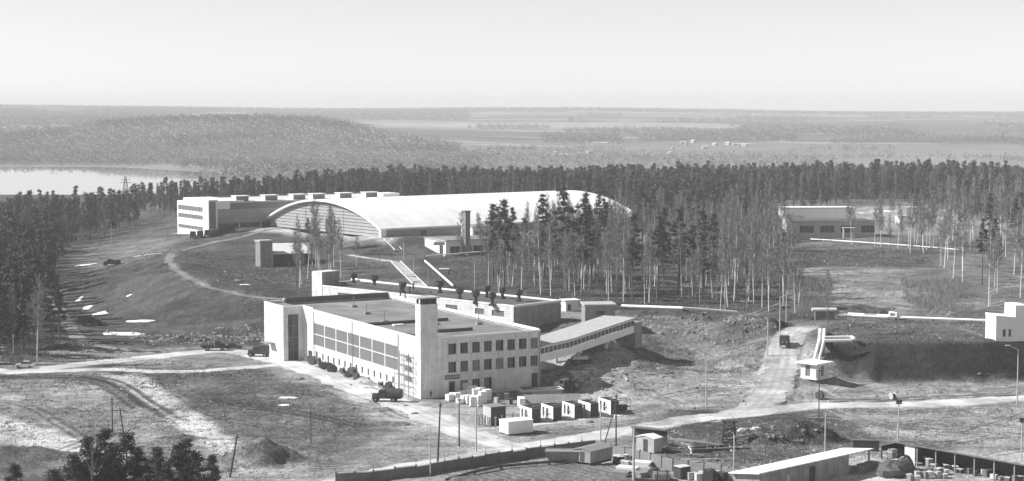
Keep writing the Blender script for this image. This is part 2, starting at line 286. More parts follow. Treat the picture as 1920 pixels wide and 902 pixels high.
# dug heaps and pits
def heap(px, py, z0, rx, ry, h, tone=None, rough=.5, rot=0):
    X, Y = P(px, py, z0); dx = XG - X; dy = YG - Y; a = rad(rot); ex = (dx * cos(a) + dy * sin(a)) / rx; ey = (-dx * sin(a) + dy * cos(a)) / ry
    r = np.sqrt(ex * ex + ey * ey) + .35 * fbm(XG, YG, max(rx, ry) * .6, 3); k = np.clip(1 - r, 0, 1); k = k * (1.4 - .4 * k)
    ZG[:] += h * k; mm = k > .02
    if tone is not None: TONE[mm] = TONE[mm] * .25 + tone * .75
    ROUGH[mm] = np.maximum(ROUGH[mm], rough)
HEAPS = [(500, 862, 0, 7, 5, 3.4, .13, .5), (470, 868, 0, 5, 4, 1.2, .16, .5), (1470, 826, 0, 9, 5, 2.2, .06, .9), (1520, 826, 0, 7, 4, 2.0, .06, .9), (1425, 830, 0, 5, 3, 1.3, .09, .8), (1330, 825, 0, 5, 3, .8, .12, .8),
 (1400, 618, 6, 9, 6, 2.8, .08, .9), (1440, 612, 6, 6, 5, 2.5, .07, .9), (1360, 624, 5, 6, 5, 1.6, .12, .9), (1475, 598, 6, 8, 4, 1.5, .06, .9), (1520, 585, 6.4, 8, 5, 1.6, .08, .8), (1610, 580, 6.5, 10, 4, 1.5, .08, .9), (1640, 586, 6.5, 6, 3, 1.2, .07, .9),
 (1590, 618, 6.4, 7, 3, 1.0, .10, .9), (1240, 592, 6.2, 16, 2.5, 1.4, .09, .9), (1340, 598, 6.2, 14, 2.5, 1.3, .09, .9), (1110, 688, 0, 8, 5, 2.2, .36, .7), (1075, 690, 0, 5, 3, 1.6, .42, .7), (1150, 712, 0, 7, 4, .8, .36, .7),
 (430, 622, 0, 10, 4, 1.8, .08, .9), (490, 618, 0, 9, 5, 2.6, .10, .9), (350, 636, 0, 9, 3, 1.2, .10, .9), (730, 795, 0, 4, 2.5, .7, .12, .9), (710, 770, 0, 4, 2, .6, .14, .9), (340, 822, 0, 4, 2, .5, .08, .6),
 (1600, 548, 6.5, 8, 5, 1.2, .30, .7), (1680, 552, 6.7, 10, 5, .9, .28, .7), (1850, 590, 6.6, 14, 4, 1.0, .12, .7), (1512, 742, 0, 7, 5, 1.2, .33, .5), (1450, 752, 0, 4, 3, 1, .15, .5), (1480, 430, 9, 14, 7, 5, .14, .7), (1420, 425, 9, 16, 8, 4, .2, .7),
 (1740, 800, 0, 10, 3, .5, .22, .5), (900, 745, 0, 5, 3, .3, .3, .4), (1250, 705, 0, 10, 4, .6, .25, .7), (1210, 730, 0, 9, 3, .7, .2, .7), (1290, 735, 0, 8, 3, .5, .3, .8), (1040, 765, 0, 8, 3, .2, .3, .5), (60, 672, 0, 9, 3, 1.2, .07, .6), (130, 655, 0, 9, 3, 1.4, .06, .6), (20, 855, 0, 12, 5, 1.8, .12, .4)]
for h in HEAPS: heap(*h)
# bank on the near right edge of the frame, plough-like furrows of the graded pad at the bottom
fm = inpoly(pp('835,910 905,886 1060,872 1150,880 1280,910'), 2); q = (XG * .72 + YG * .69)
ZG[fm] += .9; TONE[fm] = (.19 + .03 * np.sin((XG * .8 + YG * .6) * 4.0))[fm]
# roads: a graded corridor in the sheet
ROADS = {}
SMOOTH = np.zeros(XG.shape)
def curve(pts, step=1.2):
    pts = [np.array(p, float) for p in pts]; pts = [2 * pts[0] - pts[1]] + pts + [2 * pts[-1] - pts[-2]]; out = []
    for i in range(1, len(pts) - 2):
        p0, p1, p2, p3 = pts[i - 1:i + 3]; n = max(2, int(np.linalg.norm(p2 - p1) / step))
        for k in range(n):
            t = k / n; out.append(.5 * (2 * p1 + (p2 - p0) * t + (2 * p0 - 5 * p1 + 4 * p2 - p3) * t * t + (3 * p1 - p0 - 3 * p2 + p3) * t ** 3))
    out.append(pts[-2]); return np.array(out)
def stamp(line, wid, fn):
    for (x, y) in line:
        r = wid * 1.8
        j0, j1 = np.searchsorted(us, [(x - r) / y - .003, (x + r) / y + .003]); i0, i1 = np.searchsorted(ls, [math.log(y - r), math.log(y + r)])
        if j1 <= j0 or i1 <= i0: continue
        d = np.hypot(XG[i0:i1, j0:j1] - x, YG[i0:i1, j0:j1] - y); fn(slice(i0, i1), slice(j0, j1), d)
def trace(pts, step=1.2, zl=None):
    q = []
    for p in pts: q.append(ground_px(p[0], p[1])[:2])
    return curve(q, step)
def zt(X, Y):
    X = np.asarray(X, float); Y = np.asarray(Y, float); u = np.clip(X / Y, us[0], us[-1] - 1e-6); l = np.clip(np.log(Y), ls[0], ls[-1] - 1e-6)
    j = np.clip(np.searchsorted(us, u) - 1, 0, len(us) - 2); i = np.clip(np.searchsorted(ls, l) - 1, 0, len(ls) - 2)
    fu = (u - us[j]) / (us[j + 1] - us[j]); fl = (l - ls[i]) / (ls[i + 1] - ls[i])
    return (ZG[i, j] * (1 - fu) + ZG[i, j + 1] * fu) * (1 - fl) + (ZG[i + 1, j] * (1 - fu) + ZG[i + 1, j + 1] * fu) * fl
def ground_px(px, py):
    x = (px - 960) / F; y = -(py - 451) / F; dy = cos(PITCH) + y * sin(PITCH); dz = -sin(PITCH) + y * cos(PITCH)
    Y = np.exp(np.linspace(math.log(190), math.log(8800), 3000)); t = Y / dy; Z = CH + dz * t; X = x * t
    k = np.argmax(zt(X, Y) >= Z); return float(X[k]), float(Y[k]), float(zt(X[k], Y[k]))
def road(name, pts, wid, mname, ctone, lift=.10, cut=True, soft=1.5, step=1.2):
    ln = trace(pp(pts), step)
    if len(ln) > 8:
        k = np.ones(9) / 9; lz = zt(ln[:, 0], ln[:, 1]); lz = np.convolve(np.pad(lz, 4, 'edge'), k, 'valid')
    else: lz = zt(ln[:, 0], ln[:, 1])
    half = wid / 2
    if cut:
        near_z = {}
        DM = np.full(XG.shape, 1e9, np.float32); ZR = np.zeros(XG.shape, np.float32)
        for (x, y), z in zip(ln, lz):
            r = half + soft + 1.5; j0, j1 = np.searchsorted(us, [(x - r) / y - .003, (x + r) / y + .003]); i0, i1 = np.searchsorted(ls, [math.log(y - r), math.log(y + r)])
            if j1 <= j0 or i1 <= i0: continue
            d = np.hypot(XG[i0:i1, j0:j1] - x, YG[i0:i1, j0:j1] - y); s = DM[i0:i1, j0:j1]; mm = d < s; s[mm] = d[mm]; ZR[i0:i1, j0:j1][mm] = z
        k = np.clip((half + soft - DM) / soft, 0, 1); ZG[:] = ZG * (1 - k) + (ZR - .06) * k; SMOOTH[:] = np.maximum(SMOOTH, k)
        ew = 1.1 * fbm(XG, YG, 5, 3) + .4
        k2 = np.clip((half + ew - DM) / .8, 0, 1); TONE[:] = TONE * (1 - k2) + ctone * k2 * (1 + .25 * fbm(XG, YG, 4, 3)) + 0
    ROADS[name] = (ln, lz, half, mname, lift)
road('main_road', '-60,694 30,697 110,688 250,673 380,660 450,660 520,676 640,718 740,755 830,792 900,822 960,838 1010,834 1150,812 1300,786 1420,773 1560,760 1750,757 1990,742', 6.5, 'dusty', .5)
road('dirt_road', '1000,836 920,850 840,864 700,890 560,920', 6.0, 'dusty', .44)
road('side_road', '-60,700 60,697 200,693 330,697 450,690 540,682', 4.2, 'dusty', .44)
road('ramp_road', '1330,786 1410,768 1448,735 1462,700 1470,660 1482,630 1500,614', 6.4, 'dusty2', .38, .06)
road('ridge_path', '640,424 560,428 470,440 400,454 345,470 318,489 330,507 370,526 430,547 500,558 560,562', 2.6, 'track', .22)
road('forest_track', '170,655 140,625 110,580 100,540 105,520', 3.2, 'track', .24)
road('yard_path', '655,478 720,488 745,492', 2.5, 'dusty', .4)
road('site_drive', '880,806 960,800 1060,790 1160,778', 2.2, 'dusty', .42)
road('access_road', '-60,462 120,468 260,464 330,460', 3, 'track', .26)
def rut(pts, wid=.5, dep=.22, tone=.08, pair=1.9):
    ln = trace(pp(pts), .5); d = np.gradient(ln, axis=0); nrm = np.stack([-d[:, 1], d[:, 0]], 1); nrm /= np.linalg.norm(nrm, axis=1)[:, None] + 1e-9
    for s in ((-.5, .5) if pair else (0,)):
        def fn(a, b, dd):
            k = np.clip(1.3 - dd / wid, 0, 1); z = ZG[a, b]; TONE[a, b] = TONE[a, b] * (1 - .5 * k) + tone * .5 * k; z -= dep * .12 * k
        stamp(ln + nrm * s * pair, wid, fn)
for q in ['-20,707 90,706 180,708 230,722 280,757 310,770', '-20,708 100,708 175,710 220,730 275,762', '270,745 330,740 380,770 440,790 560,810', '300,725 380,735 470,765 600,790', '0,750 60,765 120,800 200,850',
          '460,735 560,740 680,760 760,785', '1190,690 1250,700 1330,715 1400,720', '1180,715 1215,735 1280,760', '1160,700 1250,690 1400,697', '1230,745 1300,735 1400,725', '1560,790 1700,800 1850,812 1990,815', '1560,772 1650,775 1900,760', '1600,800 1750,790 1900,800',
          '1240,820 1350,800 1450,790', '1030,810 1100,800 1200,790', '1480,640 1478,680 1460,730', '1466,650 1456,700 1430,750', '1500,640 1490,690 1480,740', '1560,735 1700,728 1850,735', '540,690 640,728 760,772 840,805', '560,684 650,712 760,756', '1190,660 1240,650 1300,668', '1640,630 1750,628 1860,632', '1600,560 1700,575 1800,580', '1520,520 1620,530 1700,520', '150,610 220,620 300,622']:
    rut(q)
for q in ('-20,707 90,706 180,708 230,722 280,757 325,785', '-20,710 100,710 172,713 215,732 262,765', '470,765 560,775 680,800', '1560,752 1650,750 1760,745 1900,738'): rut(q, .8, .3, .05, 2.2)
for i in range(95):
    x = rnd.uniform(60, 1900); y = rnd.uniform(690, 880) if i < 45 else rnd.uniform(510, 640)
    if 520 < x < 1180 and y < 850: continue
    L = rnd.uniform(60, 190); a = rnd.uniform(-.35, .35); rut(f'{x},{y} {x+L*.5},{y+L*.5*a+rnd.uniform(-6,6)} {x+L},{y+L*a}', .45, .15, rnd.choice([.07, .1, .45]), rnd.choice([0, 1.9]))
NZ = .6 * fbm(XG, YG, 7, 4) + .5 * fbm(XG + 40, YG, 2.0, 3)
ZG += near * ROUGH * NZ * (1 - SMOOTH); TONE = np.clip(TONE, .03, .6)
ZG -= .02 * SMOOTH
nr, nc = XG.shape
V = np.stack([XG.ravel(), YG.ravel(), ZG.ravel()], 1); ii = np.arange(nr * nc).reshape(nr, nc)
Q = np.stack([ii[:-1, :-1], ii[:-1, 1:], ii[1:, 1:], ii[1:, :-1]], -1).reshape(-1, 4)
def ground_mat():
    m = bpy.data.materials.new('earth_and_dead_grass'); m.use_nodes = True; n = m.node_tree; b = n.nodes['Principled BSDF']; b.inputs['Roughness'].default_value = .95; b.inputs['Specular IOR Level'].default_value = 0
    at = n.nodes.new('ShaderNodeAttribute'); at.attribute_name = 'tone'; tc = n.nodes.new('ShaderNodeTexCoord')
    def noise(s, st=(1, 1, 1), det=5):
        mp = n.nodes.new('ShaderNodeMapping'); mp.inputs['Scale'].default_value = st; n.links.new(tc.outputs['Object'], mp.inputs[0]); q = n.nodes.new('ShaderNodeTexNoise'); q.inputs['Scale'].default_value = s; q.inputs['Detail'].default_value = det; q.inputs['Roughness'].default_value = .7; n.links.new(mp.outputs[0], q.inputs[0]); return q
    a = noise(1.2); c = noise(.22, (1, .6, 1)); f_ = noise(.012, (1, .35, 1), 8)
    def rng(q, lo, hi, a0=.3, a1=.7):
        r = n.nodes.new('ShaderNodeMapRange'); r.inputs[1].default_value = a0; r.inputs[2].default_value = a1; r.inputs[3].default_value = lo; r.inputs[4].default_value = hi; n.links.new(q.outputs[0], r.inputs[0]); return r
    cur = at.outputs['Fac']
    for q in (rng(a, .5, 1.5), rng(noise(4.5), .75, 1.25), rng(c, .68, 1.32), rng(f_, .8, 1.2)):
        mu = n.nodes.new('ShaderNodeMath'); mu.operation = 'MULTIPLY'; n.links.new(cur, mu.inputs[0]); n.links.new(q.outputs[0], mu.inputs[1]); cur = mu.outputs[0]
    n.links.new(cur, b.inputs['Base Color'])
    bp = n.nodes.new('ShaderNodeBump'); bp.inputs['Strength'].default_value = .7; bp.inputs['Distance'].default_value = .7; n.links.new(a.outputs[0], bp.inputs['Height']); n.links.new(bp.outputs[0], b.inputs['Normal'])
    return m
gm = arr_mesh('ground', V, Q, ground_mat()); gm.attributes.new('tone', 'FLOAT', 'POINT').data.foreach_set('value', TONE.ravel().astype(np.float32))
gm.polygons.foreach_set('use_smooth', np.ones(len(Q), bool)); tag(link('ground', gm), kind='structure')
M['dusty'] = mat('dusty_road', .54, .95, .16, .5, bump=.1, stretch=(1, .5, 1)); M['dusty2'] = mat('ramp_gravel', .44, .95, .22, .6, bump=.2); M['track'] = mat('worn_track', .22, .95, .25, .6, bump=.15)
for k in ('dusty', 'dusty2', 'track'):
    n = M[k].node_tree; b = n.nodes['Principled BSDF']; at = n.nodes.new('ShaderNodeAttribute'); at.attribute_name = 'wear'; o_ = b.inputs['Base Color'].links[0].from_socket; mu = n.nodes.new('ShaderNodeMath'); mu.operation = 'MULTIPLY'; n.links.new(o_, mu.inputs[0]); n.links.new(at.outputs['Fac'], mu.inputs[1]); n.links.new(mu.outputs[0], b.inputs['Base Color'])
for nm, (ln, lz, half, mn, lift) in ROADS.items():
    d = np.gradient(ln, axis=0); nrm = np.stack([-d[:, 1], d[:, 0]], 1); nrm /= np.linalg.norm(nrm, axis=1)[:, None] + 1e-9; ks = np.linspace(-1, 1, 9); n = len(ln); V = []
    for i in range(n):
        wv = 1 + .5 * float(vnoise(np.array(ln[i, 0] / 6), np.array(ln[i, 1] / 6)))
        eL = 1 + .55 * float(fbm(np.array([ln[i, 0]]), np.array([ln[i, 1]]), 3.5, 3)[0]); eR = 1 + .55 * float(fbm(np.array([ln[i, 0] + 77]), np.array([ln[i, 1]]), 3.5, 3)[0])
        for k in ks:
            p = ln[i] + nrm[i] * half * k * (eL if k < 0 else eR); V.append((p[0], p[1], max(float(zt(p[0], p[1])) + (lift - .10 * k ** 4), lz[i] - .06 + .02)))
    ii = np.arange(n * 9).reshape(n, 9); Q = np.stack([ii[:-1, :-1], ii[:-1, 1:], ii[1:, 1:], ii[1:, :-1]], -1).reshape(-1, 4)
    me = arr_mesh(nm, V, Q, mn); VA = np.array(V); tk = np.tile([.82, .9, 1.04, .84, 1.06, .84, 1.04, .9, .82], n) * (1 + .5 * fbm(VA[:, 0], VA[:, 1], 5, 4)) + np.where(fbm(VA[:, 0] + 9, VA[:, 1], 9, 3) > .42, -.2, 0)
    me.attributes.new('wear', 'FLOAT', 'POINT').data.foreach_set('value', tk.astype(np.float32)); me.polygons.foreach_set('use_smooth', np.ones(len(Q), bool)); tag(link(nm, me), kind='structure')
# water and remnants of snow
b = MB(); b.face([(-1100, 1240, -8), (-60, 1240, -8), (-60, 2020, -8), (-1100, 2020, -8)])
wm = mat('lake_water', .3, .03, .1, .01, spec=.9); tag(b.build('lake', wm), kind='structure')
def blob_sheet(name, px, py, rx, ry, m, seed):
    X, Y, Z = ground_px(px, py); g = random.Random(seed); mb = MB(); n = 26; ring = []
    k = [g.uniform(.55, 1.15) for _ in range(n)]; k = [(k[i] + k[i - 1] + k[(i + 1) % n]) / 3 for i in range(n)]; rings = []
    for t in (0.02, .35, .7, 1):
        rg = []
        for i in range(n):
            a = 2 * pi * i / n; x = X + rx * t * k[i] * cos(a); y = Y + ry * t * k[i] * sin(a); rg.append((x, y, float(zt(x, y)) + (.16 if t < 1 else -.05)))
        rings.append(rg)
    v = sum(rings, []); fs = [tuple(range(n))]
    for r_ in range(3):
        for i in range(n): a = r_ * n + i; c = r_ * n + (i + 1) % n; fs.append((a, a + n, c + n, c))
    mb.add(v, fs); o = mb.build(name, m, smooth=True); tag(o, kind='structure'); return o
for i, (x, y, rx, ry) in enumerate([(232, 626, 6.5, 4), (262, 603, 5, 1.6), (188, 588, 2.2, 4), (165, 577, 1.6, 4), (150, 562, 1.0, 4), (160, 497, 5, 1.6), (242, 555, 1.0, 1.0), (460, 534, 2.2, .8), (540, 746, 2.4, 1), (535, 760, 1.8, .7), (275, 478, 7, .8), (1660, 396, 9, 3), (1720, 388, 8, 3), (1600, 399, 6, 2)]):
    blob_sheet('snow_patch', x, y, rx, ry, 'snow', i)
blob_sheet('puddle', 1545, 514, 14, 5, wm, 77)
for i, (x, y, rx, ry) in enumerate([(18, 228, 30, 22), (85, 219, 25, 12), (160, 214, 30, 12), (790, 217, 45, 8), (860, 232, 30, 6), (930, 210, 60, 10), (1130, 267, 30, 6), (1050, 289, 25, 8), (1180, 228, 50, 4), (1280, 243, 40, 3), (1540, 251, 40, 6), (740, 215, 55, 5), (700, 212, 30, 4), (270, 211, 40, 5), (1390, 269, 30, 4)]):
    blob_sheet('snow_patch', x, y, rx, ry * 3, 'snow', i + 40)
# ------------------------------------------------------------------ buildings
def zg(X, Y): return float(zt(X, Y))
def G3(px, py): return ground_px(px, py)
def wall(mb, p0, p1, z0, z1, ops=(), depth=.22, dn=None):
    """wall sheet p0->p1 (outside on the right hand), openings (a0,a1,z0,z1) along it with reveals"""
    p0 = np.array(p0, float); p1 = np.array(p1, float); L = np.linalg.norm(p1 - p0); d = (p1 - p0) / L; n_in = np.array([-d[1], d[0]])
    xs = sorted({0., L} | {o[0] for o in ops} | {o[1] for o in ops}); zs = sorted({z0, z1} | {o[2] for o in ops} | {o[3] for o in ops})
    pt = lambda a, z, q=0: (*(p0 + d * a + n_in * q), z)
    for a, b_ in zip(xs[:-1], xs[1:]):
        for c, e in zip(zs[:-1], zs[1:]):
            ma, mz = (a + b_) / 2, (c + e) / 2
            if any(o[0] < ma < o[1] and o[2] < mz < o[3] for o in ops): continue
            mb.face([pt(a, c), pt(b_, c), pt(b_, e), pt(a, e)])
    for a, b_, c, e in ops:
        mb.face([pt(a, c), pt(a, c, depth), pt(a, e, depth), pt(a, e)]); mb.face([pt(b_, c, depth), pt(b_, c), pt(b_, e), pt(b_, e, depth)])
        mb.face([pt(a, c), pt(b_, c), pt(b_, c, depth), pt(a, c, depth)]); mb.face([pt(a, e, depth), pt(b_, e, depth), pt(b_, e), pt(a, e)])
    return mb
def window(parent, p0, p1, op, nx=3, nz=1, depth=.2, fr='frame', gl='glass', name='window', bar=.07, vary=None):
    p0 = np.array(p0, float); p1 = np.array(p1, float); L = np.linalg.norm(p1 - p0); d = (p1 - p0) / L; ni = np.array([-d[1], d[0]]); ang = math.atan2(d[1], d[0]); a, b_, c, e = op
    f = MB()
    def bar_(x0, x1, z0, z1):
        m_ = p0 + d * ((x0 + x1) / 2) + ni * (depth - .03); f.obox(m_, ang, (x1 - x0) / 2, .035, z0, z1)
    bar_(a, b_, c, c + bar); bar_(a, b_, e - bar, e)
    for i in range(nx + 1):
        x = a + (b_ - a - bar) * i / nx; bar_(x, x + bar, c + bar, e - bar)
    for j in range(1, nz):
        z = c + (e - c) * j / nz
        for i in range(nx): bar_(a + (b_ - a - bar) * i / nx + bar, a + (b_ - a - bar) * (i + 1) / nx, z - bar / 2, z + bar / 2)
    fo = f.build(name, fr, parent); g = MB(); pt = lambda x, z: (*(p0 + d * x + ni * depth), z)
    g.face([pt(a, c), pt(b_, c), pt(b_, e), pt(a, e)]); g.build('pane', gl, fo); return fo
def seg(o, ang):                                            # rotation of a local frame whose x axis points along heading ang
    return pi / 2 - rad(ang)
def roofslab(x0, y0, x1, y1, z, par=.5, th=.3):
    m = MB(); m.face([(x0 + th, y0 + th, z), (x1 - th, y0 + th, z), (x1 - th, y1 - th, z), (x0 + th, y1 - th, z)]); return m
def parapet(x0, y0, x1, y1, z0, z1, th=.32):
    m = MB(); m.box(x0, y0, z0, x1, y0 + th, z1); m.box(x0, y1 - th, z0, x1, y1, z1); m.box(x0, y0 + th, z0, x0 + th, y1 - th, z1); m.box(x1 - th, y0 + th, z0, x1, y1 - th, z1); return m
# --- A: the white three-storey workshop in the middle of the frame
A = thing('office_building', 'large white three-storey works building with flat roof and square tower on its near corner', 'building', (A0[0], A0[1], 0), rad(28.6))
W, D, HH = 26.6, 73.0, 11.6
TY = 2.3
wb = MB()
# right-hand front (shaded), openings
ops = []
for r_, (z0, z1) in enumerate(((8.35, 10.45), (4.75, 6.85))):
    for k in range(8): ops.append((6.0 + k * 2.62, 6.0 + k * 2.62 + 1.72, z0, z1))
gro = [(8.62, 10.34, .9, 3.1), (11.24, 12.96, .9, 3.1), (13.86, 15.58, .9, 3.2)]
door = (6.1, 7.5, 0.05, 3.0)
wall(wb, (3.7, 0), (W, 0), -1.2, HH, [(a - 3.7, b_ - 3.7, c, e) for a, b_, c, e in ops + gro + [door]])
# left-hand front: the long glazed strip and the small windows below
y1_, y2_ = 10.2, 55.0
big = (y1_ + .3, y2_ - .2, 4.0, 9.2)
sm = [(12.3 + k * 3.05, 13.2 + k * 3.05, 1.35, 2.75) for k in range(13)] + [(52.2, 53.6, 1.0, 2.9)]
L_ = D
wall(wb, (0, 55.0), (0, TY), -1.2, HH, [(55.0 - b_, 55.0 - a, c, e) for a, b_, c, e in [big] + sm])
# projecting stair block at the far left end
PJ = -4.6
sw = (1.0, 4.2, .0, 10.6)
wall(wb, (PJ, 61.5), (PJ + .002, 61.5), -1.2, HH) if False else None
wall(wb, (PJ, 61.9), (0, 55.0), -1.2, HH) if False else None
wall(wb, (PJ, D), (PJ, 61.0), -1.2, HH + .4); wall(wb, (PJ, 61.0), (0, 61.0), -1.2, HH + .4, [(1.1, 3.6, 0, 10.4)]); wall(wb, (0, 61.0), (0, 55.0), -1.2, HH + .4, [(3.2, 5.6, .1, 2.6)])
wall(wb, (W, 0), (W, D), -1.2, HH); wall(wb, (W, D), (PJ, D), -1.2, HH)
wb.build('wall', 'wbrick', A)
pr_ = MB(); pr_.box(3.71, -.06, HH, W + .06, .3, HH + .35); pr_.box(-.06, TY + .01, HH, .3, 54.9, HH + .35); pr_.box(W - .3, .31, HH, W + .06, D - .3, HH + .55); pr_.box(0, D - .32, HH, W + .06, D + .06, HH + 1.1)
pr_.box(PJ - .05, 61.0, HH + .4, PJ + .3, D, HH + .7); pr_.box(PJ + .31, 60.95, HH + .4, .3, 61.3, HH + .7); pr_.box(PJ + .31, D - .32, HH + .4, -.01, D + .05, HH + .7); pr_.box(-.05, 54.95, HH + .36, .3, 60.9, HH + .7)
pr_.build('parapet', 'white', A)
rf = MB(); rf.face([(.3, .3, HH - .3), (W - .3, .3, HH - .3), (W - .3, D - .3, HH - .3), (.3, D - .3, HH - .3)]); rf.face([(PJ + .3, 61.3, HH + .1), (.3, 61.3, HH + .1), (.3, D - .3, HH + .1), (PJ + .3, D - .3, HH + .1)]); rf.build('roof', 'roofing', A)
for q_ in ((.3, 27.0, 19.5, 27.4), (8.4, 10.0, 16.5, 10.35), (.3, 5.2, 1.5, 8.4)): sp = MB(); sp.box(q_[0], q_[1], HH - .3, q_[2], q_[3], HH + .33); sp.build('fire_wall', 'darkroof', A)
cf = MB(); cf.box(.35, D - .75, HH + .1, W - .5, D - .33, HH + 1.25); cf.build('roof_edge', 'darkroof', A)
wr = random.Random(4)
for o_ in ops + gro:
    fo = window(A, (0, 0), (W, 0), o_, 3, gl=wr.choice(['glass', 'glass', 'glass2']))
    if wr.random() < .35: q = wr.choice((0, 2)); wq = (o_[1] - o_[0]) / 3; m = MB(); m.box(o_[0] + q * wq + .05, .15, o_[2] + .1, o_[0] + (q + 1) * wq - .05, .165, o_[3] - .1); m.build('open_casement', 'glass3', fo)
    m = MB(); m.box(o_[0] - .08, -.09, o_[2] - .09, o_[1] + .08, .12, o_[2] - .003); m.build('sill', 'gmetal', fo)
for y_ in (11.2, 33.0, 54.2): m = MB(); m.tube((-.12, y_ if y_ > 30 else 10.1, .3), (-.12, y_ if y_ > 30 else 10.1, HH), .07, n=6); m.build('downpipe', 'gmetal', A)
m = MB(); m.tube((W - .25, -.12, .4), (W - .25, -.12, HH), .08, n=6); m.build('downpipe', 'gmetal', A)
for o_ in [big]:
    nx_ = 7; L0 = o_[1] - o_[0]
    for i in range(nx_):
        window(A, (0, 55.), (0, 0), (55. - o_[1] + L0 * i / nx_, 55. - o_[1] + L0 * (i + 1) / nx_, o_[2], o_[3]), 1, 2, .14, 'pale', 'glazing', 'glazed_bay', .2)
for o_ in sm: window(A, (0, 55.), (0, 0), (55. - o_[1], 55. - o_[0], o_[2], o_[3]), 1, 1, .2, 'frame', 'glazing')
window(A, (PJ, 61.0), (0, 61.0), (1.1, 3.6, 0, 10.4), 2, 4, .2, 'gmetal', 'glass', 'stair_window')
dd = MB(); dd.box(-.02 + .22, 55.5, .1, .3, 57.7, 2.6); dd.build('door', 'metal', A)
dd = MB(); dd.box(6.1, .2, .05, 7.5, .26, 2.9); do = dd.build('door', 'frame', A); g = MB(); g.box(6.25, .17, 1.0, 7.35, .195, 2.8); g.build('pane', 'glass', do)
s_ = MB(); s_.box(5.2, -.12, 3.4, 8.4, -.01, 4.3); so_ = s_.build('sign_board', 'dconc', A); tag(so_, 'long weathered sign board above the entrance')
g = MB()
for k in range(12): g.box(5.45 + k * .24, -.15, 3.7, 5.45 + k * .24 + (.08 if k % 3 else .13), -.121, 4.05)
g.build('lettering', 'concrete', so_)
d2 = MB(); d2.box(24.6, -.12, .3, 25.9, -.01, 3.3); o_ = d2.build('door', 'metal', A); tag(o_, 'dark steel door at the far right of the front')
# tower with its boiler chimney
t = MB(); TX, TZ = 3.7, 18.4
for p_, q_ in (((0, 0), (TX, 0)), ((TX, 0), (TX, TY)), ((TX, TY), (0, TY)), ((0, TY), (0, 0))): wall(t, p_, q_, -1.2, TZ)
t.face([(0, 0, TZ), (TX, 0, TZ), (TX, TY, TZ), (0, TY, TZ)])
to = t.build('tower', 'wbrick', A); tag(to, 'square tower on the near corner')
t = MB()
for x_, y_ in ((.15, .15), (TX - .5, .15), (.15, TY - .5), (TX - .5, TY - .5), (1.7, .15)): t.box(x_, y_, TZ, x_ + .35, y_ + .35, TZ + 1.15)
t.box(.9, .5, TZ + .01, TX - .4, TY - .4, TZ + 1.0); t.build('louvre', 'metal', to)
t = MB(); t.box(-1.0, -.7, TZ + 1.15, TX + .2, TY + .6, TZ + 1.4); t.build('tower_cap', 'concrete', to)
# small roof gear
for x_, y_ in ((9, 46), (14, 22), (22, 18), (6, 30), (12, 60)):
    g = MB(); g.box(x_ - .6, y_ - .6, HH - .3, x_ + .6, y_ + .6, HH + .25); g.tube((x_, y_, HH + .25), (x_, y_, HH + 2.2), .09); g.build('roof_vent', 'gmetal', A)
g = MB(); g.box(5.6, 24.2, HH - .29, 7.9, 25.4, HH - .05); g.build('loose_panel', 'white', A)
# canopy on the stair block
g = MB(); g.box(PJ - 2.0, 66.2, 3.3, PJ - .01, 69.6, 3.5); g.build('canopy', 'gmetal', A)
# --- scaffold against the left front
S = thing('scaffold', 'light tube scaffold standing against the sunlit wall beside the tower', 'scaffold', (*LA(-1.4, 5.8), 0), rad(28.6))
sx, sy = (0, 1.1), (-3.2, -1.1, 1.1, 3.2)
g = MB()
for x_ in sx:
    for y_ in sy: g.tube((x_, y_, -.2), (x_, y_, 8.6), .06, n=5)
g.build('upright', 'gmetal', S); g = MB()
for lv in range(1, 5):
    z = lv * 1.95
    for x_ in sx: g.tube((x_, -3.2, z), (x_, 3.2, z), .05, n=4)
    for y_ in sy: g.tube((0, y_, z), (1.1, y_, z), .05, n=4)
    g.tube((0, -3.2, z - 1.9), (0, -1.1, z), .04, n=4)
g.build('ledger', 'gmetal', S)
for lv, (a_, b_) in ((2, (-1.6, 2.2)), (3, (-1.6, 2.2)), (4, (-1.1, 1.6))):
    g = MB(); g.box(.05, a_, lv * 1.95 + .06, 1.05, b_, lv * 1.95 + .12); g.build('platform', 'wood', S)
# --- B: the long low building behind
bn = P(963, 612, 6.3); bn = (bn[0], bn[1]); HB = 4.9; a1, a2 = 43.5, -46.5
lw = along(bn, a1, 1052); lb = along(bn, a2, 583)
B = thing('vented_building', 'long low pale building behind the white works building, dark vents on its flat roof', 'building', (*bn, 6.0), seg(bn, a1))
m = MB(); wops = [(lb - b_, lb - a, 2.2, 3.6) for a, b_ in ((3, 7), (9.5, 12.5))] + [(6 + k, 6 + k + w_, 1.8, 3.7) for k, w_ in ((4, 5.5), (16, 4), (21.5, 3), (28, 4), (35, 4), (43, 4))]
wall(m, (0, lb), (0, 0), -1.5, HB, wops); wall(m, (0, 0), (lw, 0), -3, HB - .01); wall(m, (lw, 0), (lw, lb), -3, HB); wall(m, (lw, lb), (0, lb), -2, HB)
m.build('wall', 'wbrick', B)
for o_ in wops: window(B, (0, lb), (0, 0), o_, 3, 1, .2, 'frame', 'glazing')
m = MB(); wall(m, (.02, -.04), (lw + .02, -.04), -3, HB - .3); tag(m.build('end_wall', 'brick', B), 'dark unpainted brick end wall')
m = MB(); m.face([(.2, .2, HB - .15), (lw - .2, .2, HB - .15), (lw - .2, lb - .2, HB - .15), (.2, lb - .2, HB - .15)]); m.build('roof', 'darkroof', B)
parapet(-.08, -.12, lw + .08, lb + .08, HB - .12, HB + .25, .45).build('parapet', 'white', B)
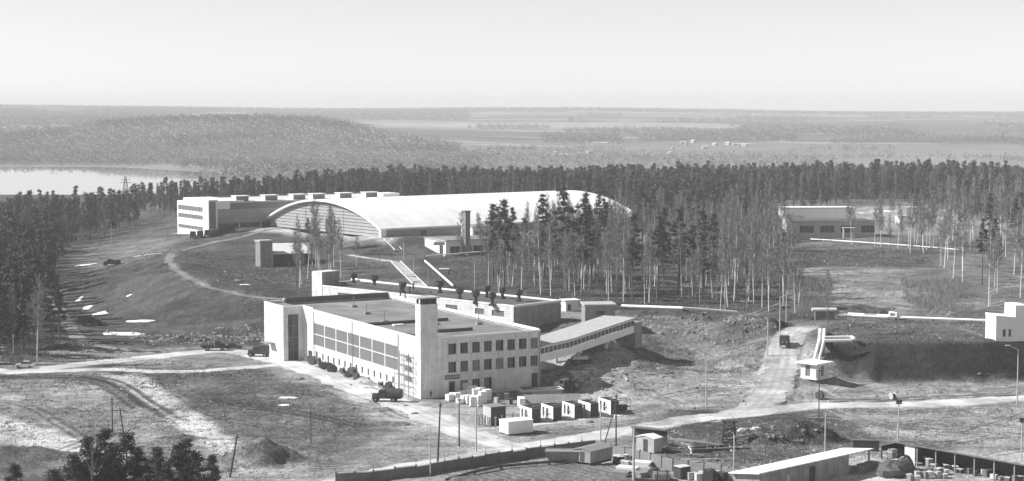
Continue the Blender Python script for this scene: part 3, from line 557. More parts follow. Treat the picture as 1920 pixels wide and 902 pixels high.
m = MB(); wall(m, (-.1, lb + .1), (-.1, lb - 3.9), -1.5, HB + 3.6); wall(m, (-.1, lb - 3.9), (5.6, lb - 3.9), 0, HB + 3.6); wall(m, (5.6, lb - 3.9), (5.6, lb + .1), 0, HB + 3.6); wall(m, (5.6, lb + .1), (-.1, lb + .1), -1.5, HB + 3.6)
m.face([(-.1, lb - 3.9, HB + 3.6), (5.6, lb - 3.9, HB + 3.6), (5.6, lb + .1, HB + 3.6), (-.1, lb + .1, HB + 3.6)]); tag(m.build('stair_tower', 'wbrick', B), 'raised square block at the far end'); m = MB(); wall(m, (-.08, lb - 3.95), (5.62, lb - 3.95), HB - .1, HB + 3.55); m.build('brick_face', 'brick', B)
m = MB(); m.box(5.7, lb - 38, HB + .26, 6.1, lb - 4, HB + .7); m.build('roof_edge', 'darkroof', B)
def vent_mesh():
    f = MB(); f.tube((0, 0, 0), (0, 0, 1.5), .38, .42); f.box(-.62, -.62, -.2, .62, .62, .35)
    h = MB(); h.tube((0, 0, 1.4), (0, 0, 1.9), .55, .95, 10); h.tube((0, 0, 1.9), (0, 0, 2.7), .95, .95, 10); h.box(-.14, -.98, 2.0, .14, .98, 2.95); return f, h
v0 = None
for px, py in ((663, 531), (702, 537), (755, 549), (825, 548), (862, 561), (892, 567), (913, 556), (923, 571), (942, 559), (973, 564)):
    X, Y = P(px, py, 6.0 + HB)
    if v0 is None:
        v0 = thing('roof_ventilator', '', 'ventilator', (X, Y, 6.0 + HB - .1), 0); f, h = vent_mesh(); f.build('duct', 'metal', v0); h.build('hood', 'metal', v0); c = v0
    else: c = clone(v0, (X, Y, 6.0 + HB - .1), rnd.uniform(0, 3))
    c['group'] = 'ventilators on the low roof'; c['category'] = 'ventilator'; c['label'] = 'dark mushroom-shaped ventilator on the roof of the long low building'
for px, py in ((768, 552), (775, 546), (751, 553)):
    X, Y = P(px, py, 10.9); g = MB(); g.tube((0, 0, -.2), (0, 0, 1.7), .2); g.tube((0, 0, 1.7), (0, 0, 1.95), .36); o_ = g.build('vent_pipe', 'metal', None, (X, Y, 10.9))
    tag(o_, 'thin dark vent pipe on the long low roof, left of the tower cap', 'pipe', 'thin vent pipes on the low roof')
# --- C: brick kiosk and little booth at the gallery head
kb = P(1097, 618, 6); kz = 6.0; kw = along(kb, 84, 1155)
K = thing('brick_kiosk', 'small square brick block with flat slab roof where the inclined gallery ends', 'building', (*kb, kz), seg(kb, 84))
m = MB(); o1 = (2.5, 4.4, 3.3, 4.3); o2 = (2.4, 4.4, .3, 1.3)
wall(m, (0, 0), (kw, 0), -2.5, 5.4, [o1, o2]); wall(m, (kw, 0), (kw, 6), -2.5, 5.4); wall(m, (kw, 6), (0, 6), -2.5, 5.4); wall(m, (0, 6), (0, 0), -2.5, 5.4); m.build('wall', 'brick', K)
m = MB(); m.box(-.25, -.3, 5.4, kw + .3, 6.3, 5.75); m.build('roof', 'concrete', K)
for o_ in (o1, o2): window(K, (0, 0), (kw, 0), o_, 2, 1)
kb2 = P(1061, 585, 6.2)
K2 = thing('small_booth', 'tiny pale booth with white slab roof between the vented roof and the brick kiosk', 'booth', (*kb2, 6.2), seg(kb2, 70))
m = MB(); ob = [(.5, 1.4, .3, 1.9)]; wall(m, (0, 0), (3.3, 0), -1, 2.7, ob); wall(m, (3.3, 0), (3.3, 3), -1, 2.7); wall(m, (3.3, 3), (0, 3), -1, 2.7); wall(m, (0, 3), (0, 0), -1, 2.7); m.build('wall', 'pale', K2); window(K2, (0, 0), (3.3, 0), ob[0], 1, 1, .2, 'frame', 'glass', 'door')
m = MB(); m.box(-.4, -.4, 2.7, 3.8, 3.4, 2.95); m.build('roof', 'white', K2)
# --- D: inclined gallery
g0 = np.array([LA(W, 0)[0], LA(W, 0)[1]]); gth = 32.0; gl = 40.0; gx = np.array([sin(rad(gth)), cos(rad(gth))])
Gy = thing('inclined_gallery', 'long covered gallery with window strip rising from the white works building to the brick kiosk', 'gallery', (g0[0], g0[1], 0), seg(0, gth))
NS = 12; GW = 7.2
zf = lambda s: 5.4 + (0 if s < .3 else 1.6 * (s - .3) / .7)
m = MB(); gr = MB(); wp = []
for i in range(NS):
    s0, s1 = i / NS, (i + 1) / NS; x0, x1 = s0 * gl, s1 * gl; f0, f1 = zf(s0), zf(s1)
    for y_, sg in ((0, 1), (GW, -1)):
        for lo, hi in ((0, 1.6), (2.75, 3.1)):
            m.face([(x0, y_, f0 + lo), (x1, y_, f1 + lo), (x1, y_, f1 + hi), (x0, y_, f0 + hi)])
    m.face([(x0, 0, f0), (x1, 0, f1), (x1, GW, f1), (x0, GW, f0)])
m.face([(gl, 0, zf(1)), (gl, GW, zf(1)), (gl, GW, zf(1) + 3.1), (gl, 0, zf(1) + 3.1)]); m.build('wall', 'white', Gy)
m = MB()
for i in range(NS):
    s0, s1 = i / NS, (i + 1) / NS; x0, x1 = s0 * gl + (.05 if i == 0 else 0), s1 * gl; f0, f1 = zf(s0) + 3.1, zf(s1) + 3.1
    m.add([(x0, -.35, f0), (x1, -.35, f1), (x1, GW + .35, f1), (x0, GW + .35, f0), (x0, -.35, f0 + .28), (x1, -.35, f1 + .28), (x1, GW + .35, f1 + .28), (x0, GW + .35, f0 + .28)], [(0, 3, 2, 1), (4, 5, 6, 7), (0, 1, 5, 4), (3, 7, 6, 2)])
m.build('roof', 'concrete', Gy)
for i in range(24):
    s0, s1 = i / 24, (i + 1) / 24; x0, x1 = s0 * gl, s1 * gl; f0, f1 = zf(s0), zf(s1); g = MB(); g.face([(x0, .1, f0 + 1.6), (x1, .1, f1 + 1.6), (x1, .1, f1 + 2.75), (x0, .1, f0 + 2.75)]); wo_ = g.build('window', 'glass', Gy)
    g = MB(); g.box(x0 - .07, -.01, f0 + 1.6, x0 + .07, .09, f0 + 2.75); g.build('frame', 'white', wo_)
for s in (.42, .72):
    g = MB(); x_ = s * gl
    for y_ in (.6, GW - 1.2): g.box(x_ - .35, y_, -2, x_ + .35, y_ + .6, zf(s) - .5)
    g.box(x_ - .4, .2, zf(s) - .5, x_ + .4, GW - .2, zf(s) - .02); g.build('pier', 'pale', Gy)
g = MB(); g.box(gl + .01, -.2, 3.5, gl + 3.2, GW + .2, zf(1) + 2.2); g.build('abutment', 'brick', Gy)
# --- E: arched sports hall
hb = P(719, 446, 11); hx = 53.0; hy = -37.0; hw = along(hb, hy, 504); hl = along(hb, hx, 1201); zb = 11.0
Hh = thing('arched_hall', 'huge barrel-roofed hall, its white roof spanning a curved gable of horizontal panels', 'building', (*hb, zb), seg(hb, hx))
mid = (hb[0] + sin(rad(hy)) * hw / 2, hb[1] + cos(rad(hy)) * hw / 2); ztop = zat(377.5, mid[1]) - zb; ev = 2.6; rise = ztop - ev; RR = (hw * hw / 4 + rise * rise) / (2 * rise); NA = 28
th = math.asin(hw / 2 / RR)
arc = [(hw / 2 + RR * sin(-th + 2 * th * i / NA), ev + RR * cos(-th + 2 * th * i / NA) - RR * cos(th)) for i in range(NA + 1)]
m = MB(); prof = [(y_, z) for y_, z in arc]; out = [(hw / 2 + (RR + .7) * sin(-th + 2 * th * i / NA), ev + (RR + .7) * cos(-th + 2 * th * i / NA) - RR * cos(th)) for i in range(NA + 1)]
x0, x1 = -1.6, hl
vs = []
for (a, b_) in ((x0, prof), (x0, out), (x1, out), (x1, prof)): vs += [(a, q[0], q[1]) for q in b_]
n_ = NA + 1; fs = []
for i in range(NA):
    for k in range(3): fs.append((k * n_ + i, k * n_ + i + 1, (k + 1) * n_ + i + 1, (k + 1) * n_ + i))
    fs.append((3 * n_ + i, 3 * n_ + i + 1, i + 1, i))
fs += [(0, n_, 2 * n_, 3 * n_), (NA, 3 * n_ + NA, 2 * n_ + NA, n_ + NA)]
m.add(vs, fs); ro = m.build('roof', 'zinc', Hh, smooth=False)
g = MB()
for i in range(1, NA): pass
for k in range(1, 14):
    x_ = hl * k / 14; g = MB()
    for i in range(NA): g.add([(x_ - .08, out[i][0], out[i][1] - .02), (x_ + .08, out[i][0], out[i][1] - .02), (x_ + .08, out[i + 1][0], out[i + 1][1] - .02), (x_ - .08, out[i + 1][0], out[i + 1][1] - .02), (x_ - .08, out[i][0], out[i][1] + .07), (x_ + .08, out[i][0], out[i][1] + .07), (x_ + .08, out[i + 1][0], out[i + 1][1] + .07), (x_ - .08, out[i + 1][0], out[i + 1][1] + .07)], [(4, 5, 6, 7), (0, 1, 5, 4), (2, 3, 7, 6)])
    g.build('roof_seam', 'zinc', ro)
M['gable'] = mat('gable_panel', .38, .55, .1, .4, stretch=(1, 1, 3)); M['hwall'] = mat('hall_side_wall', .30, .8, .12, .3)
g = MB(); n_ = len(arc); g.face([(0, y_, z) for y_, z in reversed(arc)][:0] or [(0, arc[0][0], 0)] + [(0, q[0], q[1]) for q in arc] + [(0, arc[-1][0], 0)]); gab = g.build('gable_wall', 'gable', Hh)
g = MB()
def archz(y_): return ev + math.sqrt(max(RR * RR - (y_ - hw / 2) ** 2, 0)) - RR * cos(th)
for z in np.arange(1.1, ztop - .3, 1.15):
    if z < ev: a_, b_ = .3, hw - .3
    else: hh = math.sqrt(max(RR ** 2 - (z - ev + RR * cos(th)) ** 2, 0)); a_, b_ = hw / 2 - hh + .3, hw / 2 + hh - .3
    if b_ > a_ + 1: g.box(-.14, a_, z - .08, -.01, b_, z + .08)
g.build('rib', 'dconc', gab)
for y_ in (hw * .33, hw * .66): g = MB(); g.box(-.34, y_ - .1, .2, -.285, y_ + .1, archz(y_) - .2); g.build('mullion', 'gmetal', gab)
g = MB(); wall(g, (0, 0), (hl, 0), -5.5, ev + .2); wall(g, (hl, 0), (hl, hw), -4, ev + .2); wall(g, (hl, hw), (0, hw), -4, ev + .2); g.build('side_wall', 'hwall', Hh)
g = MB(); n_ = len(arc); g.face([(hl - .3, q[0], q[1]) for q in arc]); g.build('rear_gable', 'gable', Hh)
g = MB(); g.box(-1.9, -1.4, -3, .4, -.02, ev + .3); g.build('buttress', 'white', Hh)
for x_ in (16, 40): g = MB(); g.box(x_, -.1, .3, x_ + 2.2, -.01, 1.9); g.build('side_window', 'glass', Hh)
for k in range(9): g = MB(); g.tube((hl - 2 - k * 5.5, .2, ev + .9), (hl - 2 - k * 5.5, .2, ev + 1.9), .35); g.build('eaves_vent', 'metal', Hh)
# white annexes of the hall
ab = (hb[0] + sin(rad(hy)) * (hw + .5), hb[1] + cos(rad(hy)) * (hw + .5))
def simple_block(name, label, cat, org, z, ang, lx, ly, h, wm='white', rm='roofing', winx=None, winy=None, down=2, gl='glass', nx=2, cap='concrete'):
    T = thing(name, label, cat, (org[0], org[1], z), seg(0, ang)); m = MB(); wx = winx or []; wy = winy or []
    wall(m, (0, 0), (lx, 0), -down, h, wx); wall(m, (lx, 0), (lx, ly), -down, h); wall(m, (lx, ly), (0, ly), -down, h); wall(m, (0, ly), (0, 0), -down, h, [(ly - b_, ly - a, c, e) for a, b_, c, e in wy]); m.build('wall', wm, T)
    m = MB(); m.box(-.25, -.25, h, lx + .25, ly + .25, h + .35); ro = m.build('roof', cap, T); m = MB(); m.face([(.1, .1, h + .354), (lx - .1, .1, h + .354), (lx - .1, ly - .1, h + .354), (.1, ly - .1, h + .354)]); m.build('roof_felt', rm, ro)
    for o_ in wx: window(T, (0, 0), (lx, 0), o_, nx, 1, gl=gl)
    for a, b_, c, e in wy: window(T, (0, ly), (0, 0), (ly - b_, ly - a, c, e), nx, 1, gl=gl)
    return T
simple_block('entrance_annex', 'white two-storey annex tucked at the left foot of the arched gable', 'annex', (ab[0] + 1, ab[1] + 4), 10.5, hx, 16, 9, 6.0, winy=[(1 + k * 2, 2.3 + k * 2, 3.6, 5.0) for k in range(4)] + [(1 + k * 2, 2.3 + k * 2, .8, 2.2) for k in range(4)], nx=1)
an = P(886, 449, 10)
simple_block('side_annex', 'small white annex with big windows against the long side of the arched hall', 'annex', an, 10, hx - 0, 13, 7, 4.2, winx=[(1 + k * 2.4, 2.8 + k * 2.4, .9, 3.1) for k in range(5)], down=4)
# stair flight on the slope below the hall
def stair(p, q, wdt, label, steps=14):
    (x0, y0, z0), (x1, y1, z1) = p, q; T = thing('outdoor_stair', label, 'stair', (x0, y0, z0)); ang = math.atan2(y1 - y0, x1 - x0); L = math.hypot(x1 - x0, y1 - y0); m = MB()
    for i in range(steps): s = (i + .5) / steps; m.obox((s * (x1 - x0), s * (y1 - y0)), ang, L / steps * .52, wdt / 2, (z1 - z0) * s - .1, (z1 - z0) * s + .15)
    m.build('steps', 'concrete', T); m = MB()
    for sd in (-1, 1):
        ox, oy = -sin(ang) * wdt / 2 * sd, cos(ang) * wdt / 2 * sd; m.tube((ox, oy, .4), (x1 - x0 + ox, y1 - y0 + oy, z1 - z0 + .4), .16, n=4)
    m.build('side_rail', 'pale', T)
stair(G3(726, 449), G3(747, 472), 2.6, 'pale flight of steps running down the bank below the corner of the arched hall')
stair(G3(742, 492), G3(790, 540), 3.2, 'long double-edged ramp of steps descending towards the vented roof', 24)
# --- F: long block behind on the left
fb = P(397, 442, 8); fx, fy = 57.0, -34.0; fl = along(fb, fx, 757); fw = along(fb, fy, 327)
T = thing('long_block', 'long grey-walled block with white end wing and roof boxes behind the arched hall', 'building', (*fb, 8), seg(fb, fx)); HF = 13.0; TWy = 5.5
m = MB(); wo1 = [(fw - 27, fw - 8.5, 8.6, 10.6), (fw - 27, fw - 8.5, 5.6, 7.6), (fw - 27, fw - 8.5, 1.4, 3.0)]; wy = [(5.0 + TWy - 3, fw - 1.0, 8.4, 10.4), (7.5, fw - 1.0, 5.4, 7.2), (7.5, fw - 1.0, 1.3, 2.8)]
wall(m, (0, fw), (0, TWy), -2, HF - 1.0, [(fw - b_, fw - a, c, e) for a, b_, c, e in wy]); wall(m, (0, fw), (0, fw), -2, HF) if False else None; wall(m, (14, fw), (0, fw), -2, HF - 1); m.build('wing_wall', 'white', T)
for a, b_, c, e in wy: window(T, (0, fw), (0, 0), (fw - b_, fw - a, c, e), 8, 1, .2, 'pale', 'glazing', 'window', .12)
m = MB(); m.face([(0, TWy, HF - 1), (14, TWy, HF - 1), (14, fw, HF - 1), (0, fw, HF - 1)]); m.build('wing_roof', 'white', T)
m = MB(); m.box(-1.2, .0, -2, 2.6, TWy, HF + .6); tag(m.build('stair_tower', 'white', T), 'tall white slab tower at the corner')
m = MB(); m.box(-1.0, -.35, -1, 1.6, -.01, HF); tag(m.build('stair_glazing', 'glazing', T), 'dark glazed strip beside the tower')
m = MB(); wall(m, (2.7, 1.0), (fl, 1.0), 4.6, HF - 3.2); wall(m, (fl, 1), (fl, fw), -2, HF); wall(m, (fl, fw), (14, fw), -2, HF); tag(m.build('side_wall', 'hwall', T), 'blank grey long wall')
m = MB(); m.box(2.7, 3.2, -2, fl, 3.5, 4.6); m.build('recess_wall', 'glass', T)
m = MB(); m.box(2.7, 1.0, 4.3, fl, 3.4, 4.59); m.build('soffit', 'dconc', T)
for k in range(1, 9): m = MB(); m.box(2.7 + k * 9, 1.1, -2, 3.2 + k * 9, 1.6, 4.29); m.build('column', 'pale', T)
m = MB(); m.box(8, .7, HF - 3.2, fl, 1.3, HF - .9); tag(m.build('roof_band', 'dconc', T), 'dark band under the roof edge'); m = MB(); m.box(2.6, 1.31, HF - 2.6, fl, fw, HF - .4); m.build('roof', 'pale', T)
m = MB(); m.box(2.7, .5, HF - 3.1, 7.9, 1.3, HF + .1); m.box(2.7, 1.35, HF - .39, 14, fw, HF + .1); m.build('parapet', 'white', T)
for k in range(6):
    x_ = along(fb, fx, (447, 502, 555, 592, 643, 692)[k]); m = MB(); m.box(x_, 3.0, HF - .4, x_ + 5.2, 6.8, HF + 1.5); bo = m.build('roof_box', 'dconc', T); m = MB(); m.box(x_ - .5, 2.6, HF + 1.51, x_ + 5.6, 7.2, HF + 1.75); m.build('cap', 'white', bo); m = MB(); m.box(x_ - .12, 3.0, HF - .4, x_ - .01, 6.8, HF + 1.5); m.build('end_panel', 'white', bo)
m = MB(); m.box(fl - 8, 3, HF - .39, fl - .5, 12, HF + 1.0); m.build('end_box', 'white', T)
pv = P(447, 441, 8); simple_block('porch', 'small white porch at the foot of the long grey wall', 'porch', pv, 8, fx, 9, 3, 2.5, winy=None)
# --- G: low service block with the freestanding chimney
gb = P(836, 482, 6.5)
glx = along(gb, 53 + 8, 950); gly = along(gb, -37, 785)
simple_block('service_block', 'low block with white end wall and dark window strip below the arched hall', 'building', gb, 6.6, 61, glx, gly, 5.2, 'white', 'roofing', winx=[(1.6 + k * 4.4, 5.4 + k * 4.4, .9, 3.4) for k in range(5)], winy=[(2.0, 4.8, .1, 3.6)], gl='glass')
m = MB(); 
gs = P(812, 462, 11.8); q = MB(); q.box(0, 0, 0, 3.6, 2.4, 1.0); q.box(.4, .3, 1.0, 3.2, 2.1, 1.25); tag(q.build('roof_hatch', 'pale', None, (gs[0], gs[1] + 3, 11.9)), 'small pale hatch box on the roof of the low service block', 'hatch')
cb_ = P(874, 480, 6.6); Tc = thing('brick_chimney', 'tall square grey chimney rising beside the low service block, against the white roof', 'chimney', (*cb_, 6.4), rad(38)); ch = zat(395, cb_[1]) - 6.4
q = MB(); q.prism([(-1, -1), (1, -1), (1, 1), (-1, 1)], -1, ch - .6); q.build('shaft', 'brick', Tc); q = MB(); q.prism([(-1.12, -1.12), (1.12, -1.12), (1.12, 1.12), (-1.12, 1.12)], ch - .59, ch); q.build('rim', 'dconc', Tc)
# --- H: brick tower and lean-to in the hollow
tb = G3(494, 500); th_ = zat(450, tb[1]) - tb[2]; Th = thing('brick_tower', 'squat square brick tower standing in the hollow behind the curved bank', 'tower', (tb[0] , tb[1], tb[2]), rad(33))
q = MB(); q.box(-2.0, -2.0, -1.5, 2.4, 1.8, th_ - .5); q.build('wall', 'brick', Th); q = MB(); q.box(-2.25, -2.25, th_ - .49, 2.65, 2.05, th_); q.build('cap', 'concrete', Th)
lb_ = P(512, 500, 4.2); T = thing('lean_to_shed', 'low open-fronted shed with pale sloping roof right of the brick tower', 'shed', (*lb_, 4.2), seg(0, 80))
q = MB(); q.box(0, 5, -1, 12, 5.4, 4.4); q.box(0, 0, -1, .3, 5, 4.2); q.box(11.7, 0, -1, 12, 5, 4.2); q.build('wall', 'dconc', T); q = MB(); q.xprism([(-.6, 4.1), (9, 6.8), (9, 7.1), (-.6, 4.4)], -.5, 12.5); q.build('roof', 'pale', T); q = MB(); q.box(.31, 4.4, -.9, 11.69, 4.6, 4.0); q.build('back', 'metal', T)
q = MB(); q.xprism([(-4.5, 0), (-4.0, 0), (9, 6.4), (9, 6.9)], 12.6, 13.0); q.build('retaining_wall', 'dconc', T)
# --- I: far one-storey block on the right, white block behind it
ib = P(1481, 447, 9); il = along(ib, 86, 1640)
simple_block('low_block', 'far one-storey brick block with square windows among the trees at upper right', 'building', ib, 9, 86, il, 12, 6.2, 'concrete', 'darkroof', winx=[(3.6 + k * 7.6, 8.9 + k * 7.6, 2.0, 4.6) for k in range(4)], nx=3)
ib2 = P(1485, 425, 9.5)
simple_block('white_block', 'bright white flat block directly behind the far one-storey block', 'building', (ib2[0], ib2[1] + 22), 9.5, 86, 30, 10, 6.0, 'white', 'snow')
i3 = P(1580, 447, 9.1); q = thing('entrance_porch', 'narrow pale porch in front of the far one-storey block', 'porch', (i3[0], i3[1] - 1.2, 9.1)); b_ = MB(); b_.box(0, 0, -.5, .4, 1, 3.8); b_.box(3.6, 0, -.5, 4, 1, 3.8); b_.build('post', 'pale', q); b_ = MB(); b_.box(-.3, -.5, 3.8, 4.3, 1.0, 4.1); b_.build('canopy', 'white', q)
i4 = P(1461, 448, 8.8); simple_block('roadside_kiosk', 'tiny dark kiosk with white roof just left of the far one-storey block', 'kiosk', i4, 8.8, 85, 7, 3, 2.0, 'dconc', 'white', down=1)
i5 = P(1688, 420, 9.8); simple_block('white_hut', 'tiny white hut among the trees at far right', 'hut', i5, 9.8, 70, 5, 4, 3.0, 'white', 'pale')
# --- J: white block cut by the right frame edge
jb = G3(1867, 640); T = thing('stepped_block', 'white stepped block with raised part, cut by the right edge of the picture', 'building', (jb[0], jb[1], jb[2]), seg(0, 84))
q = MB(); jo = [(1.5, 2.2, .9, 2.5), (2.8, 3.4, .9, 2.5)]; wall(q, (0, 0), (4.2, 0), -4, 5.0, jo); wall(q, (0, 6), (0, 0), -4, 5.0); q.build('wall', 'white', T)
for o_ in jo: window(T, (0, 0), (4.2, 0), o_, 1)
q = MB(); q.prism([(-.1, -.1), (4.2, -.1), (4.2, 6), (-.1, 6)], 5.0, [5.5, 5.1, 5.1, 5.5]); q.build('roof', 'white', T)
q = MB(); q.box(4.21, -.02, -4, 6.9, 6, 7.6); tag(q.build('upper_block', 'white', T), 'raised white part'); q = MB(); q.box(6.91, .6, -2, 14, 7, 7.4); tag(q.build('grey_wing', 'hwall', T), 'grey wing beyond')
# --- K: valve booth on the slope, capped culvert head, insulated pipes
kz = 1.2; kb3 = P(1530, 712, kz); T = thing('valve_booth', 'square pale booth with wide flat white roof standing on the bank under the twin pipes', 'booth', (*kb3, kz + .2), seg(0, 47))
q = MB(); o1 = [(1.6, 2.6, .3, 2.4)]; wall(q, (0, 0), (3.9, 0), 0, 2.9, o1); wall(q, (3.9, 0), (3.9, 3.9), 0, 2.9); wall(q, (3.9, 3.9), (0, 3.9), 0, 2.9); wall(q, (0, 3.9), (0, 0), 0, 2.9, [(1.2, 2.4, .3, 2.6)]); q.build('wall', 'pale', T)
window(T, (0, 3.9), (0, 0), (1.2, 2.4, .3, 2.6), 1, 1, .15, 'frame', 'glazing', 'door'); window(T, (0, 0), (3.9, 0), o1[0], 1, 1, .15, 'frame', 'glazing', 'door')
q = MB(); q.box(-.9, -.9, 2.9, 4.8, 4.8, 3.15); q.build('roof', 'white', T); q = MB(); q.box(-.35, -.35, -.25, 4.25, 4.25, 0); q.build('base_slab', 'white', T); q = MB(); q.box(.2, .2, -3, 3.7, 3.7, -.26); q.build('foundation', 'dconc', T)
T = thing('pipe_head', 'dark block under a thick white horizontal pipe at the top of the ramp', 'pipe head', G3(1545, 599)); q = MB(); q.box(-2.2, -.8, -.5, 2.4, .8, 2.0); q.build('base', 'dconc', T); q = MB(); q.tube((-2.9, 0, 2.3), (2.9, 0, 2.3), .42, n=12); q.build('pipe', 'pipe', T)
def pipeline(label, pts, r, sup=None, group=None, n=10, pm='pipe'):
    o = pts[0]; T = thing('insulated_pipe', label, 'pipe', o, 0, group); m = MB(); L = [tuple(np.array(p) - np.array(o)) for p in pts]; m.path(L, r, n); m.build('pipe', pm, T, smooth=False)
    if sup:
        for a, b_ in zip(pts[:-1], pts[1:]):
            a = np.array(a); b_ = np.array(b_); d = np.linalg.norm(b_ - a)
            for k in range(int(d // sup) + 1):
                p = a + (b_ - a) * (k * sup / d); z = zg(p[0], p[1])
                if p[2] - r - z > .1: p = p - np.array(o); m = MB(); m.box(p[0] - .2, p[1] - .2, z - .5 - o[2], p[0] + .2, p[1] + .2, p[2] - r); m.build('support', 'dconc', T)
    return T
def pz(px, py, h):
    X, Y, Z = G3(px, py); return (X, Y, Z + h)
ptop = P(1538, 618, 7.6); pbot = (P(1533, 686, 3.0)[0], 363.5); pj = P(1536, 640, 7.4)
for k, (dx, s) in enumerate(((0, 'left'), (.95, 'right'))):
    pts = [(ptop[0] + dx + .6, ptop[1] + 4, 7.0), (ptop[0] + dx, ptop[1], 7.6), (pj[0] + dx, pj[1], 7.4), (pbot[0] + dx, pbot[1], 3.6), (pbot[0] + dx, pbot[1] - 1.2, 3.4)]
    pipeline(f'{s} one of twin white pipes coming down the bank to the pale booth', pts, .36, 7)
for k, s in ((0, 'upper'), (1, 'lower')):
    q1 = P(1542, 633 + k * 6, 7.5); q2 = P(1597, 632 + k * 6, 7.5); pipeline(f'{s} of two short white pipes branching right from the twin pipes', [(q1[0], q1[1], 7.5), (q2[0], q2[1], 7.5)] + ([(q2[0] + .1, q2[1] - 3.0, 7.5)] if k == 0 else []), .34, 8)
pipeline('long white pipe from the ramp to the white stepped block at right', [pz(1572, 596, .7), pz(1665, 600, .7), pz(1680, 600, .7), pz(1868, 608, .8)], .26, 9)
pipeline('thin white pipe lying beside the long one right of the ramp', [pz(1590, 592, .5), pz(1668, 596, .5)], .22, 9)
pipeline('small square expansion loop of white pipe halfway to the stepped block', [pz(1668, 600, .8), pz(1668, 600, 1.7), pz(1681, 601, 1.7), pz(1681, 601, .8)], .24)
pipeline('long white pipe along the edge of the birch grove, right of the brick kiosk', [pz(1166, 579, .7), pz(1280, 584, .7), pz(1382, 590, .6)], .32, 9)
pipeline('long white pipe running behind the vented roof', [pz(660, 527, .5), pz(760, 540, .6), pz(860, 553, .7), pz(960, 566, .8), pz(1062, 577, .8)], .42, 9)
pipeline('white pipe crossing the slope diagonally below the low service block', [pz(797, 494, .8), pz(850, 546, 1.4)], .34, 8)
pipeline('short white pipe branch beside the diagonal pipe', [pz(823, 515, 1.6), pz(842, 515, 1.6)], .3, 3)
pipeline('thin pale pipe on posts in front of the low service block', [pz(800, 487, 1.2), pz(920, 478, 1.3), pz(1010, 472, 1.3)], .2, 7)
T = thing('valve_hut', 'small pale hut at the end of the thin pipe inside the grove', 'hut', G3(1010, 478)); q = MB(); q.box(-1.6, -1, -.5, 1.6, 1.6, 1.9); q.build('wall', 'concrete', T); q = MB(); q.box(-2, -1.4, 1.9, 2, 2, 2.15); q.build('roof', 'white', T)
pipeline('thin white kerb pipe along the slope in front of the far one-storey block', [pz(1490, 448, .3), pz(1600, 455, .3), pz(1700, 462, .3), pz(1800, 470, .3)], .22)
# ------------------------------------------------------------------ vehicles
def wheel(parent, x, y, r, wd=.26):
    m = MB(); m.tube((x, y - wd / 2, r), (x, y + wd / 2, r), r, n=14); w_ = m.build('wheel', 'rubber', parent); m = MB(); m.tube((x, y - wd / 2 - .02, r), (x, y + wd / 2 + .02, r), r * .5, n=10); m.build('rim', 'gmetal', w_)
def lorry(name, label, loc, rz, kind, body='truck', cabm=None):
    T = thing(name, label, 'lorry', loc, rz); cabm = cabm or body
    m = MB(); m.box(-2.9, -.45, .62, 2.6, .45, .85); m.box(2.5, -1.0, .5, 2.68, 1.0, .78); m.build('chassis', 'metal', T)
    for x in (1.9, -1.6): [wheel(T, x, s * .95, .5) for s in (-1, 1)]
    m = MB(); m.xprism([(-.62, .86), (.62, .86), (.6, 1.45), (.35, 1.62), (-.35, 1.62), (-.6, 1.45)], 1.45, 2.6); m.box(1.5, -1.05, .86, 2.4, -.63, 1.15); m.box(1.5, .63, .86, 2.4, 1.05, 1.15); m.build('bonnet', cabm, T)
    m = MB(); m.yprism([(.1, .86), (1.44, .86), (1.44, 1.6), (1.2, 2.35), (.1, 2.4)], -1.0, 1.0); cb = m.build('cab', cabm, T)
    m = MB(); m.add([(1.452, -.85, 1.66), (1.452, .85, 1.66), (1.245, .85, 2.25), (1.245, -.85, 2.25)], [(0, 1, 2, 3)]); m.build('windscreen', 'glass', cb)
    for s in (-1, 1): m = MB(); m.box(.35, s * 1.001 - .01, 1.55, 1.15, s * 1.001 + .01, 2.15); m.build('side_window', 'glass', cb); m = MB(); m.tube((2.6, s * .45, 1.15), (2.68, s * .45, 1.15), .13); m.build('headlight', 'pale', T)
    if kind == 'tank':
        m = MB(); m.tube((-3.0, 0, 1.72), (-.05, 0, 1.72), .92, n=16); t_ = m.build('tank', body, T); m = MB(); m.tube((-1.5, 0, 2.55), (-1.5, 0, 2.85), .3); m.build('hatch', 'metal', t_); m = MB(); m.box(-3.2, -.8, .8, -3.01, .8, 2.3); m.build('rear_cabinet', 'metal', T)
    elif kind == 'dump':
        m = MB(); m.box(-3.0, -1.1, .9, -.05, 1.1, 1.05); m.box(-3.0, -1.1, 1.05, -2.9, 1.1, 1.9); m.box(-.15, -1.1, 1.05, -.05, 1.1, 2.2); m.box(-2.9, -1.1, 1.05, -.15, -1.02, 1.9); m.box(-2.9, 1.02, 1.05, -.15, 1.1, 1.9); bd = m.build('dump_body', body, T)
    elif kind == 'box':
        m = MB(); m.xprism([(-1.12, .9), (1.12, .9), (1.12, 2.7), (.9, 2.9), (-.9, 2.9), (-1.12, 2.7)], -3.1, -.05); m.build('van_body', body, T)
    elif kind == 'flat':
        m = MB(); m.box(-3.2, -1.1, .9, -.05, 1.1, 1.05)
        for i in range(5): m.tube((-3.0 + i * .65, -1.1, 1.4), (-3.0 + i * .65, 1.1, 1.5 + .2 * (i % 2)), .25, n=7)
        m.build('loaded_bed', 'dwood', T)
    return T
